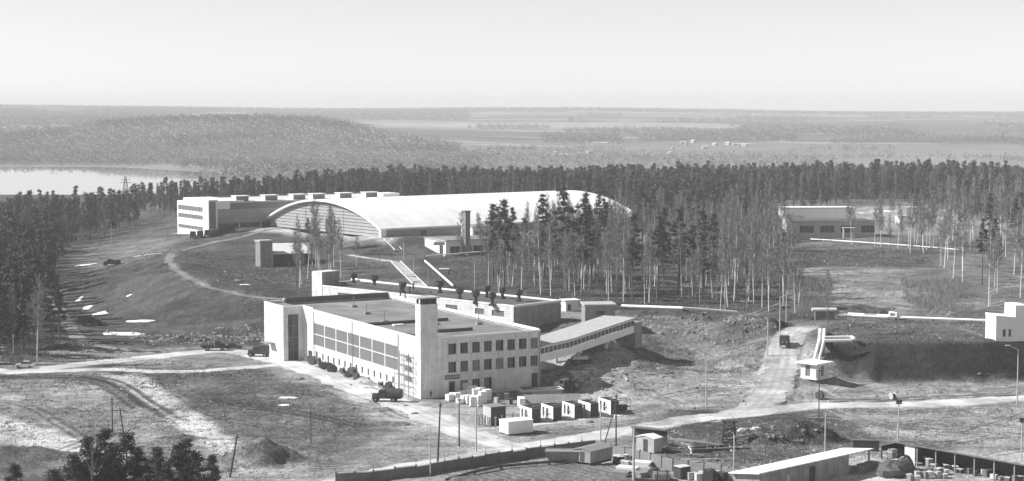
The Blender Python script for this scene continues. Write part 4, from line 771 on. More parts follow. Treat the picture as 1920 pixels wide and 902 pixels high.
def car(label, loc, rz, m_):
    T = thing('saloon_car', label, 'car', loc, rz); m = MB(); m.yprism([(-2.1, .35), (2.1, .35), (2.1, .75), (1.9, .88), (.9, .95), (-1.4, .98), (-2.05, .9)], -.8, .8); m.build('body', m_, T)
    m = MB(); m.add([(-1.35, -.74, .97), (.85, -.74, .95), (.85, .74, .95), (-1.35, .74, .97), (-.95, -.6, 1.45), (.3, -.6, 1.45), (.3, .6, 1.45), (-.95, .6, 1.45)], [(4, 5, 6, 7), (0, 1, 5, 4), (1, 2, 6, 5), (2, 3, 7, 6), (3, 0, 4, 7)]); ca = m.build('cabin', 'glass', T)
    m = MB(); m.box(-.98, -.62, 1.44, .33, .62, 1.5); m.build('roof', m_, ca)
    for x in (1.3, -1.3):
        for s in (-1, 1): wheel(T, x, s * .74, .31, .2)
    for s in (-1, 1): m = MB(); m.tube((2.08, s * .55, .65), (2.13, s * .55, .65), .12); m.build('headlight', 'pale', T)
    return T
def at(px, py, dz=0): X, Y, Z = G3(px, py); return (X, Y, Z + dz)
lorry('tanker_lorry', 'dark tanker lorry with round tank standing on the road below the tower', at(724, 754, .05), rad(180 - 8), 'tank')
lorry('dump_lorry', 'dark dump lorry driving up the gravel ramp at right', at(1471, 650, .05), rad(262), 'dump')
lorry('flatbed_lorry', 'dark loaded lorry parked on the road left of the white works building', at(402, 658, .05), rad(8), 'flat')
car('dark saloon car just behind the loaded lorry by the roadside', at(438, 655, .05), rad(2), 'card')
lorry('van_lorry', 'small dark van lorry on the road near the left end wall of the works building', at(487, 669, .05), rad(168), 'box', 'truck')
car('pale saloon car driving alone on the road at far left', at(47, 691, .05), rad(178), 'carw')
lorry('tipper_lorry', 'pale-cabbed lorry parked in the dug yard below the gallery', at(1063, 733), rad(150), 'dump', 'truck', 'carw')
lorry('crane_lorry', 'dark lorry at the foot of the curved bank beside a snow patch', at(170, 611), rad(5), 'box')
lorry('old_lorry', 'small dark lorry by a snow streak on the far left field', at(209, 499), rad(185), 'dump')
for k, px in enumerate((362, 375, 389, 401)): lorry('parked_lorry', ('leftmost', 'second', 'third', 'rightmost')[k] + ' of four dark lorries parked behind the crest of the bank', at(px, 448 - k * 1.5), rad(100 + k * 3), 'box')
lorry('works_lorry', 'dark lorry half hidden at the edge of the left wood', at(402 - 270, 452), rad(20), 'box')
T = thing('pit_trailer', 'dark flat trailer with pale load parked under the gallery', 'trailer', at(1088, 683), rad(10)); m = MB(); m.box(-2.5, -1, .7, 2.5, 1, 1.0); m.build('bed', 'metal', T)
for x in (-1.4, 1.4): [wheel(T, x, s * .9, .45) for s in (-1, 1)]
m = MB(); m.box(-1.8, -.8, 1.01, 1.6, .8, 1.6); m.build('load', 'pale', T)
# ------------------------------------------------------------------ cable drums along the sunlit wall
def drum():
    T = thing('cable_drum', '', 'cable drum', (0, 0, 0)); m = MB(); m.tube((-.42, 0, .8), (.42, 0, .8), .45, n=12); m.build('core', 'drumw', T)
    for s in (-1, 1): m = MB(); m.tube((s * .43, 0, .8), (s * .53, 0, .8), .8, n=16); m.build('flange', 'drumw', T)
    return T
dr = None; LD = [(574, 672), (578, 677), (586, 681), (596, 680), (601, 688), (607, 684), (613, 690), (619, 692), (626, 686), (632, 693), (642, 692), (652, 695), (660, 697), (668, 699), (606, 693), (620, 697), (714, 721), (725, 725), (729, 727)]
for i, (px, py) in enumerate(LD):
    py = max(py, 0.36 * px + 466.5 + (i % 3) * 3)
    X, Y, Z = G3(px, py); rz = rad(rnd.choice([30, 45, 70, 100, 20]) + rnd.uniform(-15, 15)); sc_ = rnd.uniform(.75, 1.15)
    if dr is None: dr = drum(); c = dr; c.location = (X, Y, Z); c.rotation_euler = (0, 0, rz)
    else: c = clone(dr, (X, Y, Z), rz, scale=sc_)
    c['category'] = 'cable drum'; gp = i < 16; c['group'] = 'drums strewn by the left part of the wall' if gp else 'drums near the tower'; c['label'] = 'dark wooden cable drum among those strewn along the sunlit wall' if gp else 'dark cable drum in the small cluster near the scaffold'
T = thing('cable_drum', 'pale-rimmed cable drum standing alone on its edge beside the main road at right', 'cable drum', at(1674, 749), rad(25))
m = MB(); m.tube((-.4, 0, .7), (.4, 0, .7), .4, n=14); m.build('core', 'dwood', T)
for s in (-1, 1): m = MB(); m.tube((s * .4, 0, .7), (s * .5, 0, .7), .7, n=18); m.build('flange', 'concrete', T)
T = thing('cable_drum', 'cable drum lying near the lamp pole under the pale booth', 'cable drum', at(1537, 749), rad(60)); m = MB(); m.tube((-.5, 0, .8), (.5, 0, .8), .5, n=14); m.build('core', 'dwood', T)
for s in (-1, 1): m = MB(); m.tube((s * .5, 0, .8), (s * .6, 0, .8), .8, n=18); m.build('flange', 'drumw', T)
# ------------------------------------------------------------------ people at the entrance
def person(label, loc, rz, stride=.12, h=1.74):
    T = thing('person', label, 'person', loc, rz); me = bpy.data.meshes.new('body'); k = h / 1.74
    pts = [(0, 0, .95, .15), (0, 0, 1.2, .14), (0, 0, 1.42, .15), (0, 0, 1.52, .06), (0, .02, 1.66, .105), (.09, 0, .9, .1), (.1, stride, .48, .065), (.1, stride * 1.2, .06, .045), (.1, stride * 1.2 + .14, .03, .04), (-.09, 0, .9, .1), (-.1, -stride, .48, .065), (-.1, -stride * 1.3, .06, .045), (-.1, -stride * 1.3 + .14, .03, .04),
           (.2, 0, 1.42, .06), (.25, -.03, 1.14, .045), (.24, .08, .9, .035), (-.2, 0, 1.42, .06), (-.25, .03, 1.14, .045), (-.24, .12, .9, .035)]
    ed = [(0, 1), (1, 2), (2, 3), (3, 4), (0, 5), (5, 6), (6, 7), (7, 8), (0, 9), (9, 10), (10, 11), (11, 12), (2, 13), (13, 14), (14, 15), (2, 16), (16, 17), (17, 18)]
    me.from_pydata([(a * k, b * k, c * k) for a, b, c, _ in pts], ed, []); me.materials.append(M['cloth']); o = bpy.data.objects.new('body', me); C.objects.link(o); o.parent = T
    o.modifiers.new('skin', 'SKIN'); sv = me.skin_vertices[0].data
    for i, p in enumerate(pts): sv[i].radius = (p[3] * k, p[3] * k * .85); sv[i].use_root = i == 0
    sb = o.modifiers.new('sub', 'SUBSURF'); sb.levels = 1; sb.render_levels = 1
    m = MB(); m.ball((0, .04, 1.65 * k), .085, .09, .12, 6, 8); m.build('face', 'skin', T); m = MB(); m.ball((0, 0, 1.71 * k), .105, .115, .08, 5, 8); m.build('hat', 'cloth', T)
for (px, py, rz, lb__) in ((808, 749, 40, 'person in dark clothes standing alone by the foot of the tower'), (825, 742, 200, 'leftmost of three people in dark clothes talking outside the door'), (829, 743, 20, 'middle one of three people in dark clothes talking outside the door'), (834, 742, 130, 'rightmost of three people in dark clothes talking outside the door'), (842, 740, 260, 'person in a dark coat walking away from the doorway to the right')):
    person(lb__, at(px, py), rad(rz))
# ------------------------------------------------------------------ stacks, slabs and units in the works yard
def pallet_stack(px, py, h, wx, label, rz, m_='block'):
    T = thing('block_pallet', label, 'pallet', at(px, py), rad(rz)); m = MB(); m.box(-wx / 2, -.6, .0, wx / 2, .6, .14); m.build('pallet', 'wood', T); m = MB(); n = max(2, int(h / .45)); g = random.Random(int(px * 7 + py))
    for i in range(n):
        a = g.uniform(-.06, .06); b_ = g.uniform(-.06, .06); m.box(-wx / 2 + .04 + a, -.55 + b_, .145 + i * h / n, wx / 2 - .04 + a, .55 + b_, .14 + (i + 1) * h / n - .03)
    m.build('blocks', m_, T)
SK = [(843, 752, 1.2, 1.4), (850, 750, 1.3, 1.2), (857, 752, 1.5, 1.3), (866, 747, 1.4, 1.5), (872, 742, 2.4, 1.3), (879, 746, 1.6, 1.2), (886, 744, 2.0, 1.4), (872, 756, 1.4, 1.6), (880, 758, 1.6, 1.3), (888, 762, 1.8, 1.5), (897, 762, 2.0, 1.4), (905, 757, 2.2, 1.4), (913, 753, 2.2, 1.6), (893, 752, 2.2, 1.4), (902, 750, 2.3, 1.6), (896, 745, 1.8, 1.3), (862, 757, .9, 1.2)]
ws = ['low', 'squat', 'tall', 'crooked', 'broad', 'narrow']
for i, (x, y, h, wx) in enumerate(SK):
    pallet_stack(x, y, h, wx, 'pallet of white blocks in the heap of stacks before the entrance', rnd.uniform(10, 50)); C.objects[-1] if False else None
for o in [o for o in C.objects if o.name.startswith('block_pallet')]: o['group'] = 'pallets of white blocks by the entrance'
def slab_pile(px, py, lx, ly, h, label, rz, m_, nm='slab_pile', n=4, top=None):
    T = thing(nm, label, 'slab pile', at(px, py), rad(rz))
    for i in range(n): m = MB(); a = rnd.uniform(-.15, .15); m.box(-lx / 2 + a, -ly / 2 - a, i * h / n + .0, lx / 2 + a, ly / 2 - a, (i + 1) * h / n - .05); m.build('slab', top if (top and i == n - 1) else m_, T)
T = thing('half_buried_store', 'low earth-covered store with dark flat roof right below the front of the works building', 'store', at(975, 726), rad(22)); m = MB(); m.prism([(-5, -2.5), (5, -2.5), (5, 2.5), (-5, 2.5)], -1, [.6, .9, 1.4, 1.2]); m.build('bank', 'soil', T); m = MB(); m.prism([(-4.6, -1.9), (4.8, -2.1), (4.9, 2.5), (-4.6, 2.4)], [.75, 1.0, 1.5, 1.3], [1.0, 1.25, 1.75, 1.55]); m.build('roof', 'darkroof', T)
T = thing('flat_store', 'low store with pale-rimmed dark flat roof in front of the earth-covered one', 'store', at(1012, 743), rad(14)); m = MB(); m.box(-4, -1.8, -.3, 4, 1.8, 1.3); m.build('wall', 'concrete', T); m = MB(); m.box(-4.4, -2.1, 1.3, 4.4, 2.2, 1.55); rr = m.build('roof', 'pale', T); m = MB(); m.box(-3.6, -1.2, 1.551, 3.9, 1.9, 1.6); m.build('felt', 'darkroof', rr)
T = thing('covered_trench', 'long pale sagging tarpaulin roof over stacked goods, behind the row of steel cabins', 'cover', at(1040, 762), rad(8)); m = MB(); m.xprism([(-1.6, 0), (1.6, 0), (1.4, 1.0), (.0, 2.3), (-1.5, .9)], -5.8, 4.8); m.build('cover', 'psoil', T); m = MB(); m.box(-6.9, -1.5, 0, -5.81, 1.5, 1.8); m.build('end_board', 'white', T)
# precast/steel cabins, row of five
def cabin(px, py, label, k):
    Y0 = 0; T = thing('open_cabin', label, 'cabin', at(px, py), rad(27)); L, Wd, H_ = 4.6, 1.75, 2.6
    m = MB(); wall(m, (0, L), (0, 0), 0, H_, [(.5, 1.3, .4, 2.1), (1.9, 2.7, .4, 2.1)], .12); m.box(.0, L - .1, 0, Wd, L, H_ - .02); tag(m.build('front_panel', 'white', T), 'white sunlit panel with openings')
    m = MB(); m.box(.12, .0, 0, Wd, .1, H_ - .1); m.box(Wd - .1, .11, 0, Wd, L - .11, H_ - .05); m.build('shaded_side', 'dwood', T); m = MB(); m.box(.12, .12, .02, Wd - .12, L - .12, .1); m.build('floor', 'dconc', T)  # near-black sides: the shade and shadow right of each cabin, put into the colour
    for j in range(3): m = MB(); m.tube((.1, .6 + j * 1.5, H_ + .02), (Wd, .8 + j * 1.5, H_ + .25 * (j % 2) + .03), .08, n=6); m.build('pipe_stub', 'metal', T)
    m = MB(); m.box(-.35, 1.0, 0, -.27, 1.08, 2.0); m.box(-.35, 3.0, 0, -.27, 3.08, 1.8); 
    m.box(-.35, 1.0, 1.3, -.27, 3.08, 1.38); m.build('rack', 'gmetal', T)
for k, (px, py) in enumerate(((997, 794), (1037, 790), (1077, 786), (1107, 783), (1145, 778))): cabin(px, py, ('leftmost', 'second from left', 'middle', 'second from right', 'rightmost')[k] + ' of five open steel-and-panel cabins in a row in the yard', k)
T = thing('steel_crate', 'open wire-framed crate at the right end of the row of cabins', 'crate', at(1166, 771), rad(20)); m = MB()
for a in ((-1, -1), (1, -1), (1, 1), (-1, 1)): m.box(a[0] * 1.4 - .06, a[1] * .9 - .06, 0, a[0] * 1.4 + .06, a[1] * .9 + .06, 2.3)
for z in (.1, 2.2):
    for s in (-1, 1): m.box(-1.4, s * .9 - .05, z - .05, 1.4, s * .9 + .05, z + .05); m.box(s * 1.4 - .05, -.9, z - .05, s * 1.4 + .05, .9, z + .05)
m.build('frame', 'gmetal', T); m = MB(); m.box(-.9, -.5, .16, .9, .5, 1.2); m.build('machine', 'metal', T)
T = thing('dark_cabinet', 'tall dark steel cabinet with pale side left of the row of cabins', 'cabinet', at(921, 800), rad(27)); m = MB(); m.box(0, 0, 0, 2.9, 3.2, 3.4); m.build('body', 'metal', T); m = MB(); m.box(-.06, .02, 0, -.01, 3.2, 3.38); m.build('side_sheet', 'concrete', T); m = MB(); m.box(.2, -.06, .2, 2.7, -.01, 3.1); m.build('door', 'dwood', T); m = MB(); m.box(-.15, -.15, 3.4, 3.05, 3.3, 3.5); m.build('roof', 'gmetal', T)
for k, (px, py) in enumerate(((894, 795), (899, 798), (905, 797), (910, 800), (918, 803), (929, 804), (941, 800), (961, 796))):
    T = thing('concrete_post', 'short pale concrete post standing before the dark cabinet', 'post', at(px, py), 0, 'short posts before the dark cabinet'); m = MB(); m.box(-.13, -.13, -.3, .13, .13, 1.9); m.build('shaft', 'concrete', T); m = MB(); m.box(-.17, -.17, 1.9, .17, .17, 2.0); m.build('head', 'pale', T)
T = thing('site_container', 'plain white site container standing alone on the corner plot by the road', 'container', at(953, 818, .0), rad(29)); m = MB(); m.box(0, 0, .25, 4.9, 3.2, 2.35); m.build('body', 'white', T); m = MB(); m.box(-.08, -.08, 2.35, 4.98, 3.28, 2.45); m.build('roof', 'white', T)
m = MB(); m.box(.2, .1, 0, 4.7, .35, .25); m.build('skid', 'dwood', T); m = MB(); m.box(.2, 2.8, 0, 4.7, 3.05, .25); m.build('skid', 'dwood', T); m = MB(); m.box(-.03, 1.1, .3, -.005, 2.1, 2.2); m.build('door', 'pale', T)
# ------------------------------------------------------------------ depot in the lower right
def cab_hut(px, py, ang, lx, ly, h, label, wm, rm, rh=.5, z0=0, door=True):
    T = thing('site_hut', label, 'hut', at(px, py), seg(0, ang)); m = MB(); wall(m, (0, 0), (lx, 0), z0, h); wall(m, (lx, 0), (lx, ly), z0, h); wall(m, (lx, ly), (0, ly), z0, h); wall(m, (0, ly), (0, 0), z0, h)
    m.face([(0, 0, h), (0, ly / 2, h + rh), (0, ly, h)]); m.face([(lx, 0, h), (lx, ly, h), (lx, ly / 2, h + rh)]); m.build('wall', wm, T)
    m = MB(); m.xprism([(-.15, h - .02), (ly / 2, h + rh), (ly + .15, h - .02), (ly + .15, h + .08), (ly / 2, h + rh + .1), (-.15, h + .08)], -.15, lx + .15); m.build('roof', rm, T)
    if door: m = MB(); m.box(-.04, ly * .35, z0 + .1, -.01, ly * .6, h - .2); m.build('door', 'dwood', T)
    m = MB(); m.box(.1, .1, 0, lx - .1, .4, max(z0, .05)); m.build('skid', 'dwood', T)
    return T
cab_hut(1107, 874, 41, 5.6, 3.4, 2.2, 'plank caravan hut with shallow gabled roof inside the fence corner', 'plank', 'wood', .35, .4)
cab_hut(1226, 851, 41, 2.2, 3.6, 2.4, 'pale small hut with white roof between the main road and the board fence', 'concrete', 'white', .4, .1)
T = thing('board_screen', 'dark lean-to of boards behind the pale small hut', 'screen', at(1230, 838), rad(-30)); m = MB(); m.box(-5, 1.2, 0, 1.4, 1.4, 2.6); m.build('panel', 'dwood', T); m = MB(); m.box(-5, .6, 2.6, 1.5, 1.9, 2.75); m.build('roof', 'dconc', T)
T = thing('skip', 'grey tapering steel skip left of the plank caravan hut', 'skip', at(1056, 866), rad(-4)); m = MB(); m.add([(-2, -1, 0), (2.4, -1, 0), (2.4, 1, 0), (-2, 1, 0), (-3, -1.5, 1.9), (3, -1.5, 1.9), (3, 1.5, 1.9), (-3, 1.5, 1.9)], [(0, 3, 2, 1), (0, 1, 5, 4), (1, 2, 6, 5), (2, 3, 7, 6), (3, 0, 4, 7)]); m.build('hull', 'gmetal', T); m = MB(); m.add([(-2.9, -1.4, 1.75), (2.9, -1.4, 1.75), (2.9, 1.4, 1.75), (-2.9, 1.4, 1.75)], [(0, 1, 2, 3)]); m.build('fill', 'wood', T)
def fence(name, label, pts, h, m_, post_m, gap, th=.12, rail=False, cat='fence', cap=None):
    ln = [G3(*p) for p in pts]; o = ln[0]; T = thing(name, label, cat, o); V = []
    for (a, b_) in zip(ln[:-1], ln[1:]):
        L = math.hypot(b_[0] - a[0], b_[1] - a[1]); n = max(1, round(L / gap)); an = math.atan2(b_[1] - a[1], b_[0] - a[0])
        for i in range(n):
            s0, s1 = i / n, (i + 1) / n; c = ((a[0] + (b_[0] - a[0]) * (s0 + s1) / 2), (a[1] + (b_[1] - a[1]) * (s0 + s1) / 2)); z = zg(*c) - o[2]; c2 = (c[0] - o[0], c[1] - o[1]); m = MB(); jt = rnd.uniform(-.05, .05)
            if rail:
                nb = int(L / n / .32)
                m.obox(c2, an, L / n / 2 - .02, .04, z + h * .25, z + h * .25 + .14); m.obox(c2, an, L / n / 2 - .02, .04, z + h * .72, z + h * .72 + .14)
                for k in range(nb):
                    q = (k + .5) / nb - .5; qc = (c2[0] + q * L / n * cos(an) + .08 * sin(an), c2[1] + q * L / n * sin(an) - .08 * cos(an)); m.obox(qc, an, .13, .015, z + .05, z + h + rnd.uniform(-.12, .1))
            else: m.obox(c2, an, L / n / 2 - .01, th / 2, z - .4, z + h + jt)
            po = m.build('panel', m_, T)
            if cap: m = MB(); m.obox(c2, an, L / n / 2, th / 2 + .05, z + h + .052, z + h + .13); m.build('coping', cap, po)
            p = (a[0] + (b_[0] - a[0]) * s0 - o[0], a[1] + (b_[1] - a[1]) * s0 - o[1]); zz = zg(p[0] + o[0], p[1] + o[1]) - o[2]; m = MB(); m.obox(p, an, .11, .13, zz - .3, zz + h + (.15 if rail else .3)); m.build('post', post_m, T)
            if not rail and i % 2 == 0: m = MB(); m.tube((p[0], p[1], zz + h + .3), (p[0], p[1], zz + h + 1.1), .035, n=5); m.build('wire_rod', 'metal', T)
    return T
fence('concrete_fence', 'long dark concrete slab fence curving along the near side of the road', [(630, 908), (700, 903), (780, 893), (860, 879), (960, 864), (1040, 853), (1116, 843)], 1.5, 'dconc', 'dconc', 3.0, cap='concrete')
fence('board_fence', 'ragged pale board fence running from the caravan hut to the long depot shed', [(1145, 856), (1200, 868), (1262, 884), (1320, 893), (1386, 904)], 1.9, 'wood', 'dwood', 3.0, rail=True)
pipeline('dark pipe capped with snow along the rim of the graded pad', [at(835, 906, .5), at(890, 890, .5), at(940, 880, .5), at(1062, 869, .5)], .2, 8, pm='metal')
# long shed
e0 = P(1425, 887, 3.3); sh = 47.5; sl_ = along(e0, sh, 1641); T = thing('depot_shed', 'long plank shed with bright white single-slope roof, lower right', 'shed', (*e0, 0), seg(0, sh)); ln_ = along(e0, sh, 1601)
m = MB(); wall(m, (0, 0), (ln_, 0), -.3, 3.3, [(6.3, 7.2, 0, 2.1), (11.5, 13, .0, 2.6)]); wall(m, (sl_, 5), (-.0, 5), -.3, 2.6); m.face([(0, 5, -.3), (0, 0, -.3), (0, 0, 3.3), (0, 5, 2.6)]); m.face([(ln_, 0, -.3), (ln_, 5, -.3), (ln_, 5, 2.6), (ln_, 0, 3.3)]); m.build('wall', 'plank', T)
m = MB(); m.xprism([(-.5, 3.3), (5.3, 2.55), (5.3, 2.7), (-.5, 3.45)], -.8, sl_ + .3); m.build('roof', 'snow', T)
m = MB(); m.box(6.3, .15, 0, 7.2, .2, 2.1); m.build('door', 'pale', T); m = MB(); m.box(11.5, .15, 0, 13, .2, 2.6); m.build('door', 'dwood', T)
m = MB(); m.box(sl_ - .2, .0, 0, sl_, .2, 3.3); m.build('post', 'wood', T)
for k in range(14): m = MB(); x_ = -.6 + k * (sl_ + .5) / 13; m.box(x_, -.62, 3.2, x_ + .14, -.51, 3.4); m.build('rafter_end', 'wood', T)
for k in range(3): slab_pile(1612 + k * 11, 888 - k * 4, 2.0, 1.4, 1.2, ('left', 'middle', 'right')[k] + ' plank pile inside the open end of the long shed', 40, 'wood', 'plank_pile')
# open canopy
c0 = P(1653, 822, 3.4); cang = -40 + 180; L_c = 40; T = thing('open_store', 'long open-fronted store with thin flat roof and timber posts, lower right edge', 'shed', (*c0, 0), seg(0, cang))
# local x runs towards the camera-right; front (open) side is +y? keep front on the -y side
m = MB(); m.box(0, 3.6, -.2, L_c, 3.75, 2.2); m.build('back_wall', 'dwood', T); m = MB(); m.box(-.1, 0, -.2, .05, 3.7, 2.2); m.build('end_wall', 'dwood', T)
m = MB(); m.xprism([(-.5, 3.2), (4.0, 2.25), (4.0, 2.37), (-.5, 3.32)], -.4, L_c + .4); m.build('roof', 'dconc', T)
T_store = T
def LC(x, y): a = seg(0, cang); return (c0[0] + x * cos(a) - y * sin(a), c0[1] + x * sin(a) + y * cos(a))
x_ = 4.9
m = MB(); m.box(4.6, -.05, -.1, 6.6, .05, 3.15); tag(m.build('board', 'pale', T_store), 'pale board panel between the first bays')
for k in range(9): m = MB(); q = 7.0 + k * 3.55; m.box(q - .09, -.1, -.1, q + .09, .08, 3.2); m.build('post', 'wood', T_store)
GOODS = ['crate', 'sack', 'box', 'drum']
def crate(loc, rz, w_, d_, h_, label, mt, nm='crate', group=None, cat=None):
    T = thing(nm, label, cat or nm.replace('_', ' '), loc, rz, group); m = MB(); m.box(-w_ / 2, -d_ / 2, .08, w_ / 2, d_ / 2, h_); m.build('body', mt, T)
    m = MB(); m.box(-w_ / 2 - .05, -d_ / 2 - .05, h_, w_ / 2 + .05, d_ / 2 + .05, h_ + .07); m.build('lid', mt if rnd.random() < .5 else 'pale', T); m = MB(); m.box(-w_ / 2, -d_ / 2, 0, w_ / 2, -d_ / 2 + .15, .08); m.box(-w_ / 2, d_ / 2 - .15, 0, w_ / 2, d_ / 2, .08); 
    return T
for k in range(26):
    X, Y = LC(7.4 + k * 1.18 + rnd.uniform(-.2, .2), rnd.uniform(.7, 2.4)); crate((X, Y, zg(X, Y)), rad(rnd.uniform(0, 90)), rnd.uniform(.6, 1.3), rnd.uniform(.5, 1), rnd.uniform(.4, 1.3), 'dark crate or bundle stored under the thin-roofed open store', rnd.choice(['metal', 'wood', 'dwood', 'dconc', 'metal', 'pale']), 'crate', 'goods under the open store', 'crate')
for k, (px, py, h) in enumerate(((1664, 866, 1.9), (1673, 869, 2.4), (1682, 863, 1.8), (1691, 861, 1.4), (1656, 877, 1.0), (1697, 866, 1.1))):
    T = thing('tray_stack', 'tall stack of trays in the corner where the shed meets the open store', 'stack', at(px, py), rad(rnd.uniform(20, 50)), 'stacks of trays in the store corner')
    for i in range(int(h / .3)): m = MB(); a = rnd.uniform(-.08, .08); m.box(-.6 + a, -.5, i * .3, .6 + a, .5, i * .3 + .2); m.build('tray', rnd.choice(['wood', 'concrete', 'dconc']), T)
T = thing('tarp_heap', 'dark heap of machinery under a folded tarpaulin in the pale yard', 'heap', at(1674, 894), rad(20)); m = MB(); m.ball((0, 0, .8), 2.6, 1.7, 1.7, 7, 12, .16, 0); m.ball((2.2, .3, .8), 1.8, 1.4, 2.1, 7, 10, .16, 0); m.build('tarpaulin', 'tarp', T)
T = thing('hopper', 'pale tub-shaped hopper beside the tray stacks', 'hopper', at(1684, 877), 0); m = MB(); m.tube((0, 0, .2), (0, 0, 1.2), .5, 1.1, 10); m.build('tub', 'concrete', T); m = MB(); m.tube((0, 0, -.1), (0, 0, .19), .5, .5, 8); m.build('foot', 'metal', T)
for k in range(14):
    px, py = 1706 + (k % 6) * 13 + rnd.uniform(-3, 3), 890 + (k // 6) * 7; crate(at(px, py), rad(rnd.uniform(15, 50)), rnd.uniform(.7, 1.0), rnd.uniform(.6, .9), rnd.uniform(.6, 1.1), 'pale square carton standing in the yard cluster before the open store', rnd.choice(['pale', 'concrete', 'concrete', 'wood', 'dconc']), 'carton', 'pale cartons in the yard')
for k, (px, py, rz, L, m_, lb__) in enumerate(((1178, 884, -25, 3.4, 'white', 'white pipes or panels lying in a pile right of the caravan hut'), (1212, 893, 28, 3.4, 'wood', 'pile of grey planks beside the tall pale pole'), (1202, 874, -22, 3.0, 'white', 'rear pile of white panels near the board fence'), (1165, 893, -25, 2.6, 'wood', 'short plank pile at the bottom edge right of the caravan hut'))):
    T = thing('panel_pile', lb__, 'pile', at(px, py), rad(rz))
    for i in range(4): m = MB(); m.box(-L / 2 + rnd.uniform(-.2, .2), -.9, i * .2, L / 2 + rnd.uniform(-.2, .2), .9, i * .2 + .16); m.build('panel', m_, T)
for k, (px, py, r_, L, rz, lb__) in enumerate(((1240, 902, .75, 2.4, 5, 'shiny steel tank lying by the board fence at the bottom edge'), (1226, 895, .7, 1.6, 60, 'dark round tank end just left of the shiny steel tank'), (1330, 903, .9, 2.6, 70, 'large dark pipe section in the clutter left of the long shed'))):
    T = thing('steel_tank', lb__, 'tank', at(px, py), rad(rz)); m = MB(); m.tube((-L / 2, 0, r_), (L / 2, 0, r_), r_, n=18); m.build('shell', 'gmetal' if k == 0 else 'metal', T, smooth=False)
    for s in (-1, 1): m = MB(); m.tube((s * L * .3 - .06, 0, r_), (s * L * .3 + .06, 0, r_), r_ + .05, n=18); m.build('hoop', 'metal', T)
crate(at(1279, 897), rad(35), 2.0, 1.6, 1.8, 'tall dark machine cabinet with pale lid beside the board fence', 'metal', 'machine_cabinet')
for k in range(5): crate(at(1296 + k * 15, 900 + rnd.uniform(-3, 3)), rad(rnd.uniform(0, 60)), 1.2, .9, rnd.uniform(.7, 1.6), ('leftmost', 'second', 'middle', 'fourth', 'rightmost')[k] + ' of the scrap boxes heaped left of the long shed', rnd.choice(['pale', 'concrete', 'metal', 'wood']), 'scrap_box')
for k in range(26):
    px, py = rnd.choice([(rnd.uniform(1235, 1375), rnd.uniform(893, 903)), (rnd.uniform(905, 1180), rnd.uniform(762, 775)), (rnd.uniform(930, 1010), rnd.uniform(745, 760)), (rnd.uniform(1150, 1185), rnd.uniform(862, 880))])
    crate(at(px, py), rad(rnd.uniform(0, 90)), rnd.uniform(.5, 1.3), rnd.uniform(.4, .9), rnd.uniform(.3, 1.2), 'small dark box or bundle among the scattered yard clutter', rnd.choice(['metal', 'wood', 'dwood', 'dconc', 'concrete']), 'bundle', 'scattered boxes of the yards', 'bundle')
T = thing('dark_shed', 'ragged dark board lean-to between the long shed and the open store', 'shed', at(1625, 846), rad(-8)); m = MB(); m.box(-2.2, 0, -.2, 2.0, .15, 1.7); m.build('panel', 'dwood', T); m = MB(); m.box(-2.3, -.05, 1.7, 2.1, .9, 1.82); m.build('roof', 'dconc', T)
T = thing('steel_trestle', 'dark lattice steel stand on the dirt above the lower right yard', 'trestle', at(1367, 832), 0); m = MB()
for a, b_ in ((-1, -1), (1, -1), (1, 1), (-1, 1)): m.tube((a * 1.1, b_ * .8, 0), (a * .8, b_ * .6, 3.8), .11, n=5)
for z in (.1, 1.3, 2.5, 3.8):
    w_ = 1.1 - .3 * z / 3.8
    for s in (-1, 1): m.tube((-w_, s * w_ * .75, z), (w_, s * w_ * .75, z), .09, n=4); m.tube((s * w_, -w_ * .75, z), (s * w_, w_ * .75, z), .09, n=4)
for z in (.1, 1.3, 2.5): m.tube((-1.0, -.75, z), (.95, -.7, z + 1.25), .07, n=4); m.tube((1.0, -.75, z), (-.95, -.7, z + 1.25), .07, n=4)
m.box(-1.3, -.9, 3.8, 1.3, .9, 3.95); m.build('frame', 'metal', T)
for k, (px, py, rz) in enumerate(((1345, 838, 15), (1352, 845, 10), (1335, 848, 12), (1325, 835, 140), (1300, 830, 142), (1310, 832, 138), (1380, 826, 8), (1415, 822, 20))):
    T = tag(MB().obox((0, 0), 0, rnd.uniform(2.5, 5), .18, 0, .3).build('timber_beam', 'dwood' if k < 4 else 'wood', None, at(px, py), rad(rz)), 'long timber beam lying on the dirt near the dark lattice stand', 'beam', 'beams strewn on the dirt')
for k, (px, py, rz, lb__) in enumerate(((1392, 808, 30, 'left of two pale overturned shells on the dark dug heap'), (1417, 806, 0, 'right of two pale overturned shells on the dark dug heap'))):
    m = MB(); m.ball((0, 0, .0), 1.1, .7, .5, 6, 12, .12, -.1); tag(m.build('overturned_shell', 'pale', None, at(px, py), rad(rz)), lb__, 'shell')
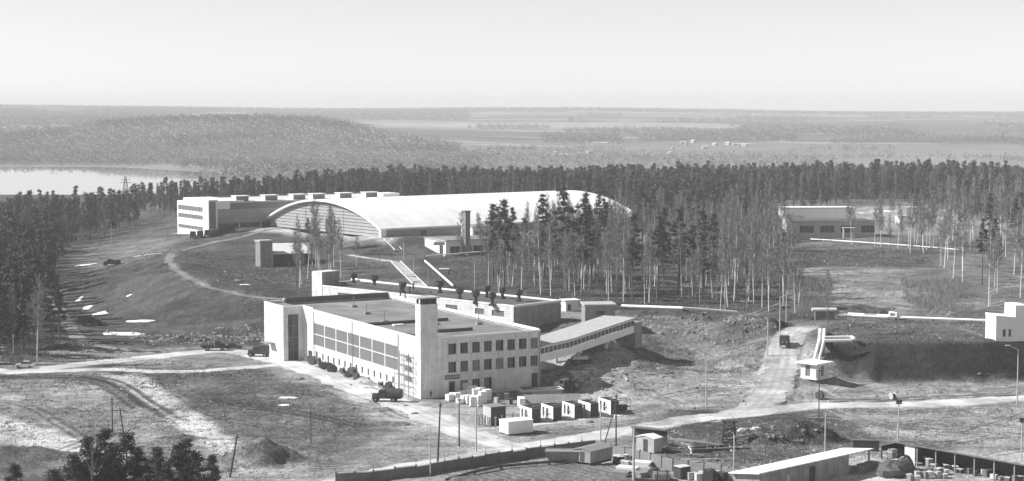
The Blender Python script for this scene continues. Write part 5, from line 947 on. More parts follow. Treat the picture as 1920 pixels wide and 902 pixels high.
# ------------------------------------------------------------------ poles, lamps
def pole(px, yb, yt, kind, label, lean=0, group=None, r=.14, arm=1):
    X, Y, Z = G3(px, yb); H_ = zat(yt, Y) - Z; T = thing('lamp_post' if kind == 'lamp' else ('utility_pole' if kind in ('wood', 'conc', 'brace', 'cross') else 'floodlight_pole'), label, {'lamp': 'lamp post', 'flood': 'floodlight'}.get(kind, 'pole'), (X, Y, Z), 0, group)
    pm = 'dwood' if kind in ('wood', 'brace', 'cross') else 'concrete'; dx = lean; m = MB(); m.tube((0, 0, -.4), (dx, 0, H_), r, r * .65, 8); m.build('shaft', pm, T)
    if kind == 'brace': m = MB(); m.tube((-2.3, -1, -.3), (dx - .05, -.1, H_ * .8), .11, .1, 6); m.build('brace', 'dwood', T)
    if kind in ('cross', 'brace', 'wood'):
        m = MB(); m.box(dx - .8 if kind == 'cross' else dx - .35, -.06, H_ - .5, dx + .8 if kind == 'cross' else dx + .35, .06, H_ - .38); ca = m.build('crossarm', 'dwood', T)
        for s in (-1, 1): m = MB(); q = dx + s * (.7 if kind == 'cross' else .3); m.tube((q, 0, H_ - .38), (q, 0, H_ - .2), .06, n=6); m.build('insulator', 'pale', ca)
    if kind == 'lamp':
        m = MB(); m.tube((dx, 0, H_ - .05), (dx + arm * 1.7, 0, H_ + .7), .06, .05, 6); ar = m.build('arm', 'concrete', T); m = MB(); m.obox((dx + arm * 2.0, 0), 0, .45, .15, H_ + .66, H_ + .82); m.build('lamp_head', 'pale', ar)
    if kind == 'flood':
        m = MB(); m.box(dx - .5, -.4, H_ - .1, dx + .5, .4, H_); pl = m.build('platform', 'metal', T)
        for s in (-.25, .25): m = MB(); m.tube((dx + s, -.3, H_ + .35), (dx + s, .1, H_ + .3), .3, .2, 10); m.build('floodlight', 'metal', T)
    return T
pole(211, 812, 745, 'wood', 'thin dark wooden pole, left one behind the foreground pines'); pole(236, 838, 765, 'cross', 'dark pole with crossarm leaning left behind the foreground pines', -.9)
pole(583, 832, 768, 'wood', 'thin dark pole alone in the field left of the workshop', 0, r=.1); pole(820, 877, 755, 'wood', 'tall dark pole beside the concrete fence, leaning slightly right', .5, r=.17); pole(861, 838, 745, 'wood', 'tall dark pole on the corner plot in front of the block pallets')
pole(893, 848, 750, 'conc', 'pale concrete pole left of the plain white site container'); pole(807, 893, 802, 'conc', 'slim pale pole inside the concrete fence', r=.1); pole(430, 896, 815, 'wood', 'dark pole leaning right beside the soil heap', 1.3, r=.17)
pole(1126, 834, 758, 'conc', 'pale pole behind the plank caravan hut'); pole(1155, 839, 738, 'brace', 'dark braced pole standing right of the caravan hut'); pole(1188, 905, 803, 'conc', 'thick pale pole at the bottom edge among the panel piles', r=.22)
pole(1324, 764, 676, 'lamp', 'pale lamp post standing alone in the dug yard', arm=1); pole(1376, 890, 815, 'conc', 'pale pole at the left end of the long depot shed'); pole(1535, 806, 690, 'wood', 'dark pole rising from the dark dug heap', r=.11); pole(1547, 849, 773, 'conc', 'pale pole just above the white shed roof')
pole(1684, 828, 756, 'flood', 'pale floodlight pole behind the corner of the open store'); pole(1915, 864, 790, 'flood', 'pale floodlight pole at the right edge of the picture'); pole(1907, 758, 655, 'lamp', 'pale lamp post beside the main road at the right edge', arm=-1)
pole(1439, 669, 597, 'conc', 'pale pole left of the lorry on the ramp'); pole(1462, 627, 557, 'lamp', 'pale lamp post at the top of the ramp, left of the tall thin pole', arm=1); pole(1474, 604, 545, 'conc', 'pale pole at the top of the ramp nearest the grove')
pole(1857, 575, 553, 'lamp', 'small lamp post behind the white stepped block', arm=1)
for k, (px, yb, yt) in enumerate(((163, 437, 415), (209, 463, 421), (311, 466, 433), (757, 492, 453), (776, 520, 482), (890, 560, 483), (803, 540, 505), (1080, 520, 470))):
    pole(px, yb, yt, 'conc' if k != 5 else 'lamp', ('slim far pole at the left wood edge', 'slim far pole in the far left field', 'slim pole left of the curved bank', 'slim pole below the corner of the arched hall', 'slim pole left of the diagonal pipe', 'pale lamp post behind the roof ventilators', 'slim pole beside the diagonal white pipe', 'slim pole inside the grove')[k], r=.12, arm=-1)
# lattice pylon by the lake
X, Y = PY(233, 1235); T = thing('pylon', 'distant lattice power pylon standing at the near shore of the lake', 'pylon', (X, Y, zg(X, Y))); m = MB(); H_ = zat(331, Y) - zg(X, Y)
for a, b_ in ((-1, -1), (1, -1), (1, 1), (-1, 1)): m.tube((a * 2.4, b_ * 2.4, 0), (a * .3, b_ * .3, H_), .22, .14, 4)
for i in range(7):
    z0, z1 = H_ * i / 7, H_ * (i + 1) / 7; w0, w1 = 2.4 - 2.1 * i / 7, 2.4 - 2.1 * (i + 1) / 7; m.tube((-w0, -w0, z0), (w1, -w1, z1), .12, n=4); m.tube((w0, -w0, z0), (-w1, -w1, z1), .12, n=4); m.tube((-w0, w0, z0), (w0, w0, z0), .1, n=4)
m.build('mast', 'metal', T)
for z, L in ((H_ * .72, 4), (H_ * .86, 3)): m = MB(); m.tube((-L, 0, z), (L, 0, z), .2, n=4); m.build('crossarm', 'metal', T)
# rubble and boulders: one can count the big ones
def rock_me(seed):
    g = random.Random(seed); m = MB(); m.ball((0, 0, .25), .7, .5, .5, 4, 7, .3, g=g); o = m.build('rubble_block', 'psoil' if seed % 3 == 0 else 'soil'); me = o.data; bpy.data.objects.remove(o); return me
rocks = [rock_me(i) for i in range(5)]
ZR = [(700, 655, 700, 775, 8), (740, 785, 720, 800, 14), (310, 520, 626, 646, 110), (150, 330, 640, 655, 25), (1060, 1180, 680, 715, 22), (1270, 1440, 605, 630, 22), (1160, 1370, 590, 602, 18), (1580, 1680, 575, 600, 16), (1380, 1560, 800, 828, 16), (330, 350, 815, 825, 4), (900, 1180, 755, 812, 14), (1240, 1420, 690, 770, 16), (1450, 1700, 500, 590, 20), (380, 520, 520, 545, 9), (560, 760, 690, 760, 10), (1700, 1900, 700, 745, 8), (1250, 1380, 850, 890, 12)]
for (x0, x1, y0, y1, n) in ZR:
    for i in range(n):
        x0_, x1_ = min(x0, x1), max(x0, x1); px, py = rnd.uniform(x0_, x1_), rnd.uniform(y0, y1)
        if px < 790 and px > 560 and y0 == 690 and py < 670 + (px - 565) * .36: py += 20
        o = link('rubble_block', rnd.choice(rocks), None, at(px, py, -.05)); s = rnd.uniform(.25, .7) * (1.6 if rnd.random() < .12 else 1); o.scale = (s * rnd.uniform(.8, 1.9), s, s * rnd.uniform(.5, 1)); o.rotation_euler = (0, 0, rnd.uniform(0, 6)); tag(o, 'rough lump of rubble or turned clod lying on the ground', 'rubble', 'rubble and clods strewn over the site')
# ------------------------------------------------------------------ vegetation
def tubes_arr(segs, n=4):
    """segs: list of (p, q, r0, r1) -> vertex and quad arrays"""
    V = []; Q = []
    for p, q, r0, r1 in segs:
        p = np.array(p); q = np.array(q); d = q - p; L = np.linalg.norm(d); d = d / (L + 1e-9); a = np.cross(d, (0.3, 1, .1)); a /= np.linalg.norm(a) + 1e-9; b_ = np.cross(d, a); k = len(V)
        for c, r in ((p, r0), (q, r1)):
            for i in range(n): t = 2 * pi * i / n; V.append(c + r * (a * cos(t) + b_ * sin(t)))
        for i in range(n): Q.append((k + i, k + (i + 1) % n, k + n + (i + 1) % n, k + n + i))
    return np.array(V), np.array(Q)
def leaf_cloud(centres, radii, per, size, g, flat=.6, shell=.55):
    C_ = np.repeat(np.array(centres), per, 0); Rr = np.repeat(np.array(radii), per)[:, None]; n = len(C_)
    d = g.normal(size=(n, 3)); d /= np.linalg.norm(d, axis=1)[:, None]; rr = shell + (1 - shell) * g.rand(n, 1); c = C_ + d * Rr * rr * np.array([1, 1, flat])
    u = g.normal(size=(n, 3)); u[:, 2] *= .6; u /= np.linalg.norm(u, axis=1)[:, None]; w_ = np.cross(u, d + .3 * g.normal(size=(n, 3))); w_ /= np.linalg.norm(w_, axis=1)[:, None] + 1e-9; s = size * (.6 + .8 * g.rand(n, 1))
    V = np.stack([c - u * s * .9 - w_ * s * .22, c + u * s * .3 - w_ * s * .3, c + u * s * .6 + w_ * s * .35], 1).reshape(-1, 3); T = np.arange(3 * n).reshape(-1, 3); return V, T
def pine(seed, H_, cb, Rm, nl, per, size, dead=0):
    g = np.random.RandomState(seed); bend = g.uniform(-.3, .3, 2); segs = []; N = 6; f = lambda t: np.array([bend[0] * t * t, bend[1] * t * t, H_ * t])
    for i in range(N): segs.append((f(i / N), f((i + 1) / N), H_ * .011 * (1.15 - i / N) + .03, H_ * .011 * (1.15 - (i + 1) / N) + .02))
    cs, rs = [], []
    for i in range(nl):
        t = cb + (1 - cb) * (i / (nl - 1)) ** .9; prof = math.sin(pi * min(1, .22 + .78 * (1 - (t - cb) / (1 - cb)))) ** .7 if g.rand() < 2 else 1; k = (t - cb) / (1 - cb); rad_ = Rm * (1.0 - k ** 1.8) * (.55 + .6 * g.rand()) + .25
        for j in range(2 + int(3 * (1 - k))):
            a = g.uniform(0, 2 * pi); q = f(t) + np.array([cos(a), sin(a), 0]) * rad_ * g.uniform(.35, 1) + np.array([0, 0, g.uniform(-.3, .5)]); cs.append(q); rs.append(Rm * g.uniform(.24, .42)); segs.append((f(t) - [0, 0, .4], q, .06, .03))
    for i in range(5): t = g.uniform(cb * .5, cb); a = g.uniform(0, 6.3); segs.append((f(t), f(t) + np.array([cos(a), sin(a), -.1]) * g.uniform(.6, 1.4), .04, .02))
    TV, TQ = tubes_arr(segs, 4); LV, LT = leaf_cloud(cs, rs, per, size, g, .45, .05); return TV, TQ, LV, LT
def bare(seed, H_, spread, nb, twig_w, fine=1.0, fork=None):
    g = np.random.RandomState(seed); segs = []; br = []; bend = g.uniform(-1, 1, 2) * H_ * .035; f = lambda t: np.array([bend[0] * t * t, bend[1] * t * t, H_ * t]); N = 7
    for i in range(N): segs.append((f(i / N), f((i + 1) / N), .145 * (1.05 - i / N) + .01, .145 * (1.05 - (i + 1) / N) + .01))
    tw = []
    for i in range(nb):
        t = g.uniform(.36, .97); L = spread * H_ * (1.05 - t) * g.uniform(.7, 1.2) + .6; a = g.uniform(0, 2 * pi); d = np.array([cos(a) * .55, sin(a) * .55, .85]); d /= np.linalg.norm(d); p = f(t); m_ = p + d * L * .5; d2 = d + np.array([0, 0, .25]); q = m_ + d2 / np.linalg.norm(d2) * L * .5
        br += [(p, m_, .05 * (1.2 - t) + .012, .03), (m_, q, .03, .01)]
        for j in range(int(9 * fine)):
            s = g.uniform(.2, 1); o = p + (q - p) * s; dd = d + g.normal(size=3) * .55; dd /= np.linalg.norm(dd); l2 = L * .38 * g.uniform(.5, 1.2); e = o + dd * l2; tw.append((o, e))
            for k in range(2): o2 = o + (e - o) * g.uniform(.3, .9); d3 = dd + g.normal(size=3) * .6; tw.append((o2, o2 + d3 / np.linalg.norm(d3) * l2 * .5))
    TV, TQ = tubes_arr(segs, 5); BV, BQ = tubes_arr(br, 3)
    P0 = np.array([a for a, b_ in tw]); P1 = np.array([b_ for a, b_ in tw]); d = P1 - P0; w_ = np.cross(d, g.normal(size=d.shape)); w_ /= np.linalg.norm(w_, axis=1)[:, None] + 1e-9
    V = np.stack([P0 - w_ * twig_w, P0 + w_ * twig_w, P1], 1).reshape(-1, 3); T = np.arange(len(V)).reshape(-1, 3)
    BT = np.concatenate([BQ[:, [0, 1, 2]], BQ[:, [0, 2, 3]]]); return TV, TQ, np.concatenate([BV, V]), np.concatenate([BT, T + len(BV)])
def tri(q): return np.concatenate([q[:, [0, 1, 2]], q[:, [0, 2, 3]]])
class Kind:                                                 # one meshed tree kind, copied as tree > trunk, crown
    def __init__(s, arrs, tm, cm): s.t = arr_mesh('trunk', arrs[0], arrs[1], tm); s.c = arr_mesh('crown', arrs[2], arrs[3], cm)
    def put(s, name, label, cat, group, x, y, z=None, sc=1, rz=None, lean=0):
        T = thing(name, label, cat, (x, y, (zg(x, y) if z is None else z) - .1), rnd.uniform(0, 6.28) if rz is None else rz, group); T.scale = (sc * rnd.uniform(.9, 1.1), sc * rnd.uniform(.9, 1.1), sc); T.rotation_euler[0] = lean or rnd.gauss(0, .035); T.rotation_euler[1] = rnd.gauss(0, .035)
        link('trunk', s.t, T); link('crown', s.c, T); return T
BK = [Kind(bare(20 + i, 22, (.2, .26, .17, .3, .22, .2)[i], (60, 74, 54, 80, 66, 62)[i], .06), 'birch', 'twig') for i in range(6)]
DK = [Kind(bare(40 + i, 20, .24, 54, .05), 'bark', 'twig') for i in range(3)]
PK = [Kind(pine(60 + i, 22, (.45, .55, .4, .58)[i], (3.3, 2.6, 3.7, 3.0)[i], 12, 50, .55), 'bark', 'needle') for i in range(4)]
FK = [Kind(pine(70 + i, 12, .18, (3.5, 2.9, 3.9)[i], 22, 100, .3), 'bark', 'needle') for i in range(3)]
YK = [Kind(pine(80 + i, 12, .2, 2.0, 10, 40, .4), 'bark', 'needle') for i in range(2)]
def inp(poly, x, y):
    c = False; n = len(poly)
    for i in range(n):
        x1, y1 = poly[i]; x2, y2 = poly[(i + 1) % n]
        if (y1 > y) != (y2 > y) and x < (x2 - x1) * (y - y1) / (y2 - y1) + x1: c = not c
    return c
def scatter(poly, n, dmin, g, maxtry=40000):
    P3 = [G3(*p)[:2] for p in poly]; xs = [p[0] for p in P3]; ys = [p[1] for p in P3]; out = []; t = 0
    while len(out) < n and t < maxtry:
        t += 1; x = g.uniform(min(xs), max(xs)); y = g.uniform(min(ys), max(ys))
        if not inp(P3, x, y): continue
        if all((x - a) ** 2 + (y - b_) ** 2 > dmin * dmin for a, b_ in out): out.append((x, y))
    return out
g = random.Random(3)
GRP = dict(b='bare white-trunked birches of the central grove', p='dark pines inside the central grove')
for i, (x, y) in enumerate(scatter(pp('895,556 885,520 900,480 950,470 1200,452 1300,450 1440,452 1482,480 1485,583 1400,586 1180,578 1000,556'), 300, 3.2, g)):
    u = 960 + x / y * 3289; pz_ = .30 if 930 < u < 1340 else .10
    H_ = g.uniform(.72, 1.08) * (.9 if u > 1000 else .78)
    if g.random() < pz_ * .4: rnd.choice(PK).put('pine_tree', 'dark pine with bare lower trunk standing among the birches of the central grove', 'pine', GRP['p'], x, y, None, H_ * 1.0)
    elif g.random() < .72: rnd.choice(BK).put('birch_tree', 'bare birch with pale trunk in the dense grove right of the arched hall', 'birch', GRP['b'], x, y, None, H_)
    else: rnd.choice(DK).put('bare_tree', 'bare dark-trunked tree in the dense grove right of the arched hall', 'tree', 'dark-trunked bare trees of the central grove', x, y, None, H_)
for i, (px, py, yt, lb__) in enumerate(((945, 540, 378, 'a'), (1020, 520, 368, 'a'), (1062, 545, 352, 'a'), (1085, 530, 366, 'a'), (1108, 520, 385, 'a'), (1232, 560, 408, 'a'), (1320, 540, 396, 'a'), (1300, 556, 425, 'a'), (925, 520, 385, 'a'), (1130, 500, 375, 'a'), (1180, 540, 400, 'a'), (960, 515, 392, 'a'), (1335, 510, 402, 'a'))):
    X, Y, Z = G3(px, py); PK[i % 4].put('pine_tree', 'tall pine whose dark crown stands out against the white hall roof or above the grove', 'pine', 'tall pines rising above the grove', X, Y, None, (zat(yt, Y) - Z) / 22)
for i, (x, y) in enumerate(scatter(pp('1790,530 1830,575 1900,592 2120,600 2120,420 1850,405 1700,442 1690,460 1740,470'), 120, 3.4, g)):
    k = g.random(); H_ = g.uniform(.75, 1.1)
    if k < .12: rnd.choice(PK).put('pine_tree', 'dark pine among the birches at the right edge', 'pine', 'pines of the right-hand grove', x, y, None, H_)
    else: rnd.choice(BK).put('birch_tree', 'bare birch with pale trunk in the right-hand grove', 'birch', 'birches of the right-hand grove', x, y, None, H_)
for i, (x, y) in enumerate(scatter(pp('1590,452 1760,462 1740,480 1600,466'), 18, 3.4, g) + scatter(pp('535,540 650,545 640,470 560,470'), 20, 3, g)):
    a = i < 18; rnd.choice(BK + DK).put('birch_tree', 'thin bare tree in the sparse row before the far one-storey block' if a else 'thin bare tree in the small clump beside the brick tower', 'birch', 'bare trees before the far block' if a else 'bare clump beside the brick tower', x, y, None, g.uniform(.6, .9))
for px, py, yt, kk, nm, lb__, ct in ((1491, 588, 462, BK[1], 'birch_tree', 'left trunk of the pale birch pair standing alone right of the grove', 'birch'), (1496, 588, 472, BK[2], 'birch_tree', 'right trunk of the pale birch pair standing alone right of the grove', 'birch'), (1553, 628, 490, DK[0], 'bare_tree', 'thin bare young tree behind the thick white pipe head', 'tree'), (69, 684, 512, BK[3], 'birch_tree', 'pale spreading birch at the edge of the left wood near the pale car', 'birch'), (99, 655, 504, PK[2], 'pine_tree', 'lone dark pine with bare trunk left of the curved bank', 'pine'), (112, 640, 520, PK[0], 'pine_tree', 'second dark pine pressed close behind the lone one', 'pine'), (668, 502, 440, BK[4], 'birch_tree', 'forked bare birch below the arched gable', 'birch'), (576, 470, 410, PK[3], 'pine_tree', 'thin young pine standing before the arched gable', 'pine'), (1672, 425, 358, BK[1], 'birch_tree', 'pale bare tree with wide fork left of its twin on the far clearing', 'birch'), (1650, 425, 362, BK[3], 'birch_tree', 'leftmost pale bare tree on the far clearing', 'birch'), (1538, 402, 356, BK[0], 'birch_tree', 'pale bare tree behind the white block on the far clearing', 'birch'), (865, 500, 385, DK[1], 'bare_tree', 'single thin bare tree just left of the square chimney', 'tree')):
    X, Y, Z = G3(px, py); kk.put(nm, lb__, ct, None, X, Y, None, (zat(yt, Y) - Z) / 22)
# foreground pines
for i, (px, Yd, yt) in enumerate(((186, 238, 800), (150, 234, 818), (222, 236, 812), (345, 240, 819), (290, 236, 836), (322, 232, 845), (262, 232, 862), (385, 236, 850), (118, 230, 852), (12, 232, 868), (400, 230, 872), (90, 229, 880), (205, 232, 830), (170, 230, 840), (330, 238, 832), (365, 231, 842), (240, 234, 838), (275, 229, 858), (135, 228, 866), (305, 228, 868))):
    X, Y = PY(px, Yd); z = zg(X, Y); FK[i % 3].put('pine_tree', 'bushy dark pine crown rising from below the bottom left edge', 'pine', 'foreground pine crowns, bottom left', X, Y, None, (zat(yt, Y) - z) / 12.4)
X, Y = PY(153, 226); Kind(bare(99, 12, .3, 9, .02, .25), 'bark', 'bark').put('dead_tree', 'leafless dead tree with twisted limbs before the foreground pines', 'tree', None, X, Y, None, (zat(803, Y) - zg(X, Y)) / 12)
# left wood and the forest belt behind
def lowtree(seed, H_, cb, Rm, nc, per, size, conif):
    g_ = np.random.RandomState(seed); cs = []; rs = []
    for i in range(nc):
        t = cb + (1 - cb) * (i + .5) / nc; k = (t - cb) / (1 - cb); r_ = Rm * (1 - k ** 2) * .65; a = g_.uniform(0, 6.3); cs.append((cos(a) * r_ * .6, sin(a) * r_ * .6, H_ * t)); rs.append(Rm * (.75 - .4 * k))
    LV, LT = leaf_cloud(cs, rs, per, size, g_, .9, .4); TV, TQ = tubes_arr([((0, 0, 0), (0, 0, H_ * .9), .2, .06)], 3); return TV, TQ, LV, LT
def lowbare(seed, H_):
    g_ = np.random.RandomState(seed); n = 170; t = g_.uniform(.3, .95, n); a = g_.uniform(0, 6.3, n); L = H_ * .22 * (1.15 - t) + .8; p = np.stack([0 * t, 0 * t, H_ * t], 1); d = np.stack([np.cos(a) * .45, np.sin(a) * .45, np.full(n, .9)], 1); e = p + d * L[:, None]; w_ = np.cross(d, g_.normal(size=d.shape)); w_ /= np.linalg.norm(w_, axis=1)[:, None]
    V = np.stack([p - w_ * .13, p + w_ * .13, e], 1).reshape(-1, 3); TV, TQ = tubes_arr([((0, 0, 0), (0, 0, H_), .16, .04)], 3); return TV, TQ, V, np.arange(3 * n).reshape(-1, 3)
PL = [lowtree(100 + i, 17, (.28, .12, .35, .2)[i], (3.0, 2.6, 3.4, 2.2)[i], 9, 40, .85, 1) for i in range(4)]; BL = [lowbare(120 + i, 15) for i in range(3)]
def single(arrs, tm, cm, nm):
    V = np.concatenate([arrs[0], arrs[2]]); tq = tri(arrs[1]); T = np.concatenate([tq, arrs[3] + len(arrs[0])]); me = arr_mesh(nm, V, T, tm); me.materials.append(M[cm]); mi = np.zeros(len(T), np.int32); mi[len(tq):] = 1; me.polygons.foreach_set('material_index', mi); return me
PLm = [single(a, 'bark', 'needle', 'pine_tree') for a in PL]; BLm = [single(a, 'birch', 'twig2', 'bare_tree') for a in BL]
gr_ = np.random.RandomState(5)
def polyworld(pts): return [PY(px, Y) for px, Y in pts]
def wscatter(poly, cell, g_):
    xs = [p[0] for p in poly]; ys = [p[1] for p in poly]; out = []
    for a in np.arange(min(xs), max(xs), cell):
        for b_ in np.arange(min(ys), max(ys), cell):
            x = a + g_.uniform(-.5, .5) * cell; y = b_ + g_.uniform(-.5, .5) * cell
            if inp(poly, x, y): out.append((x, y))
    return out
def hall_clear(x, y):
    dx, dy = x - hb[0], y - hb[1]; a = rad(hx); lx = dx * sin(a) + dy * cos(a); ly = -dx * cos(a) + dy * sin(a)
    if -20 < lx < hl + 8 and -25 < ly < hw + 8: return False
    dx, dy = x - fb[0], y - fb[1]; a = rad(fx); lx = dx * sin(a) + dy * cos(a); ly = -dx * cos(a) + dy * sin(a)
    return not (-14 < lx < fl + 8 and -25 < ly < fw + 8)
far_poly = polyworld([(300, 790), (400, 770), (560, 790), (760, 800), (900, 790), (1180, 720), (1290, 735), (1390, 790), (1480, 800), (1560, 830), (1640, 880), (1720, 850), (1790, 790), (1850, 700), (1950, 640), (2300, 640), (2300, 1110), (560, 1120), (440, 960), (300, 880)])
pts = [p for p in wscatter(far_poly, 6.6, gr_) if hall_clear(*p)]
mid_poly = polyworld([(1190, 640), (1230, 620), (1460, 625), (1450, 680), (1395, 780), (1290, 735), (1180, 720)]); mpts = wscatter(mid_poly, 7.5, gr_)
left_poly = [G3(*p)[:2] for p in pp('-420,705 30,672 86,642 78,600 62,562 108,545 118,482 150,452 240,436')] + polyworld([(258, 760), (262, 800), (200, 830), (-420, 830)]); lpts = wscatter(left_poly, 6.2, gr_)
far_left = polyworld([(240, 820), (300, 800), (330, 900), (300, 1000), (250, 1000)])
def density(x, y): return float(vnoise(np.array(x / 60.), np.array(y / 60.)))
individuals = 0; SV = {'p': [[], [], 0], 'b': [[], [], 0]}
def add_stuff(key, arrs, x, y, z, sc, hs, an):
    V = np.concatenate([arrs[0], arrs[2]]) * [sc, sc, sc * hs]; T = np.concatenate([tri(arrs[1]), arrs[3] + len(arrs[0])]); c, s = cos(an), sin(an); V = np.stack([V[:, 0] * c - V[:, 1] * s + x, V[:, 0] * s + V[:, 1] * c + y, V[:, 2] + z], 1); S_ = SV[key]; S_[0].append(V); S_[1].append(T + S_[2]); S_[2] += len(V)
def plant(pl, npine, nbare, pb, labp, labb, gp, gb_, smin, smax):
    pl = sorted(pl, key=lambda p: p[1]); cp_ = cb2 = 0
    for x, y in pl:
        d_ = density(x, y); isb = gr_.rand() < pb + d_ * .9; sc = gr_.uniform(smin, smax) * (1 + .35 * d_) * (.72 if gr_.rand() < .25 else 1); 
        if y < 600 and sc < .9: sc *= 1.1
        z = zg(x, y) - .2
        if x < -100 and y > 640: sc *= .82
        if isb and cb2 < nbare: cb2 += 1; o = link('bare_tree', BLm[gr_.randint(3)], None, (x, y, z)); o.scale = (sc, sc, sc * 1.05); o.rotation_euler[2] = gr_.uniform(0, 6); tag(o, labb, 'tree', gb_)
        elif not isb and cp_ < npine: cp_ += 1; o = link('pine_tree', PLm[gr_.randint(4)], None, (x, y, z)); o.scale = (sc, sc, sc); o.rotation_euler[2] = gr_.uniform(0, 6); tag(o, labp, 'pine', gp)
        else: add_stuff('b' if isb else 'p', BL[gr_.randint(3)] if isb else PL[gr_.randint(4)], x, y, z, sc, 1, gr_.uniform(0, 6))
plant(mpts, 60, 60, .45, 'dark pine in the low wood between the grove and the forest belt', 'bare tree in the low wood between the grove and the forest belt', 'pines of the low wood', 'bare trees of the low wood', .7, .95)
plant(lpts, 120, 110, .42, 'dark conifer of the wood on the left edge', 'bare tree of the wood on the left edge', 'conifers of the left wood', 'bare trees of the left wood', .95, 1.3)
plant(pts, 110, 90, .38, 'dark pine on the near edge of the forest belt', 'bare pale tree on the near edge of the forest belt', 'pines on the forest belt edge', 'bare trees on the forest belt edge', .8, 1.12)
plant(wscatter(far_left, 13, gr_), 20, 20, .4, 'tall pine beside the lake view, left of the long block', 'bare tree beside the lake view, left of the long block', 'pines near the lake', 'bare trees near the lake', .85, 1.1)
for key, nm, tm, cm in (('p', 'pine_forest', 'bark', 'needle2'), ('b', 'bare_woodland', 'birch', 'twig2')):
    V = np.concatenate(SV[key][0]); T = np.concatenate(SV[key][1]); tag(link(nm, arr_mesh(nm, V, T, cm)), kind='stuff')
# shore woods and hill woods far away
def tuft(seed):
    g_ = np.random.RandomState(seed); n = 22; c = g_.normal(size=(n, 3)) * [2.4, 2.4, 2.0] + [0, 0, 5.0]; u = g_.normal(size=(n, 3)) * [1.1, 1.1, .6]; w_ = g_.normal(size=(n, 3)) * [1.1, 1.1, .6]; return np.stack([c - u, c + u, c + w_], 1).reshape(-1, 3)
TF = [tuft(i) for i in range(8)]
def woods(nm, cells, m_):
    Vs = []; gg = np.random.RandomState(hash(nm) % 1000 if False else len(nm))
    for (poly, cell, sc, dens) in cells:
        P2 = polyworld(poly); ps = np.array(wscatter(P2, cell, gg)); zz = zt(ps[:, 0], ps[:, 1])
        for (x, y), z in zip(ps, zz):
            if dens < 1 and vnoise(np.array(x / 160.), np.array(y / 400.)) + .5 > dens: continue
            if z < -7.6: continue
            s = sc * gg.uniform(.7, 1.3); Vs.append(TF[gg.randint(8)] * [s, s, min(s, 1.5)] + [x, y, z - 1])
    V = np.concatenate(Vs); tag(link(nm, arr_mesh(nm, V, np.arange(len(V)).reshape(-1, 3), m_)), kind='stuff')
woods('hill_wood', [([(-200, 2450), (860, 2450), (860, 2700), (720, 3050), (640, 3120), (100, 3120), (-200, 3000)], 11, 1.15, 2)], 'hillwood')
M['shorewood'] = mat('shore_thicket', .13, .95, 0, .008, v2=.24, spec=.1); M['ridgewood'] = mat('ridge_wood', .08, .95, 0, .004, v2=.17, spec=.1)
woods('hill_pines', [([(180, 2900), (660, 2950), (660, 3100), (500, 3140), (180, 3120)], 12, 1.3, .72), ([(-100, 2700), (120, 2750), (110, 2900), (-100, 2850)], 12, 1.2, .8), ([(250, 2560), (560, 2600), (540, 2680), (260, 2640)], 13, 1.2, .55)], 'hillpine')
woods('shore_thicket', [([(-300, 1960), (900, 1960), (900, 2450), (-300, 2450)], 12, .8, 2), ([(600, 1180), (2300, 1150), (2300, 1500), (700, 1600)], 11, .7, 2), ([(850, 1500), (2300, 1500), (2300, 2200), (850, 2450)], 17, .8, .55)], 'shorewood')
woods('ridge_wood', [([(-300, 6700), (2300, 6700), (2300, 7300), (-300, 7300)], 28, 2.2, 2), ([(-300, 3300), (700, 3300), (640, 6500), (-300, 6500)], 28, 1.9, .62), ([(640, 5200), (880, 5200), (880, 6700), (600, 6700)], 36, 2.4, 2), ([(1080, 4300), (1900, 4000), (2300, 4400), (2300, 6500), (1050, 6400)], 40, 2.2, .42), ([(1350, 3700), (1560, 3500), (1680, 3300), (1760, 3300), (1640, 4200), (1400, 4400)], 26, 2.0, .8), ([(300, 1500), (620, 1300), (900, 1500), (900, 1980), (330, 1980)], 12, .8, 2), ([(880, 3900), (1500, 3500), (2300, 3500), (2300, 3900), (1500, 4300), (900, 4600)], 26, 1.5, .38), ([(900, 2500), (2300, 2500), (2300, 3300), (900, 3400)], 20, 1.0, .34), ([(1560, 2900), (1960, 2800), (1960, 3200), (1600, 3200)], 22, 1.5, .7), ([(1020, 3000), (1180, 2950), (1160, 3400), (1010, 3500)], 22, 1.5, .9), ([(1150, 3050), (1500, 3100), (1480, 3700), (1200, 3500)], 24, 1.4, .6)], 'ridgewood')
# dead grass, scrub and clods on the ground
def scrub(nm, cells, m_, wd):
    Vs = []; gg = np.random.RandomState(len(nm) * 7)
    for (poly, n, h) in cells:
        P2 = np.array([G3(*p)[:2] for p in pp(poly)]); x = gg.uniform(P2[:, 0].min(), P2[:, 0].max(), n * 3); y = gg.uniform(P2[:, 1].min(), P2[:, 1].max(), n * 3); pl = [tuple(p) for p in P2]; ok = np.array([inp(pl, a, b_) for a, b_ in zip(x, y)]); x, y = x[ok][:n], y[ok][:n]; k = vnoise(x / 9, y / 9) + gg.uniform(-.35, .35, len(x)) > -.05; x, y = x[k], y[k]; z = zt(x, y)
        for j in range(7):
            p = np.stack([x + gg.uniform(-.5, .5, len(x)), y + gg.uniform(-.5, .5, len(x)), z - .05], 1); d = gg.normal(size=p.shape) * [.35, .35, .1] + [0, 0, 1]; e = p + d * h * gg.uniform(.4, 1.1, (len(x), 1)); a = gg.uniform(0, 6.3, len(x)); w_ = np.stack([np.cos(a), np.sin(a), 0 * a], 1) * wd; Vs.append(np.stack([p - w_, p + w_, e], 1).reshape(-1, 3))
    V = np.concatenate(Vs); tag(link(nm, arr_mesh(nm, V, np.arange(len(V)).reshape(-1, 3), m_)), kind='stuff')
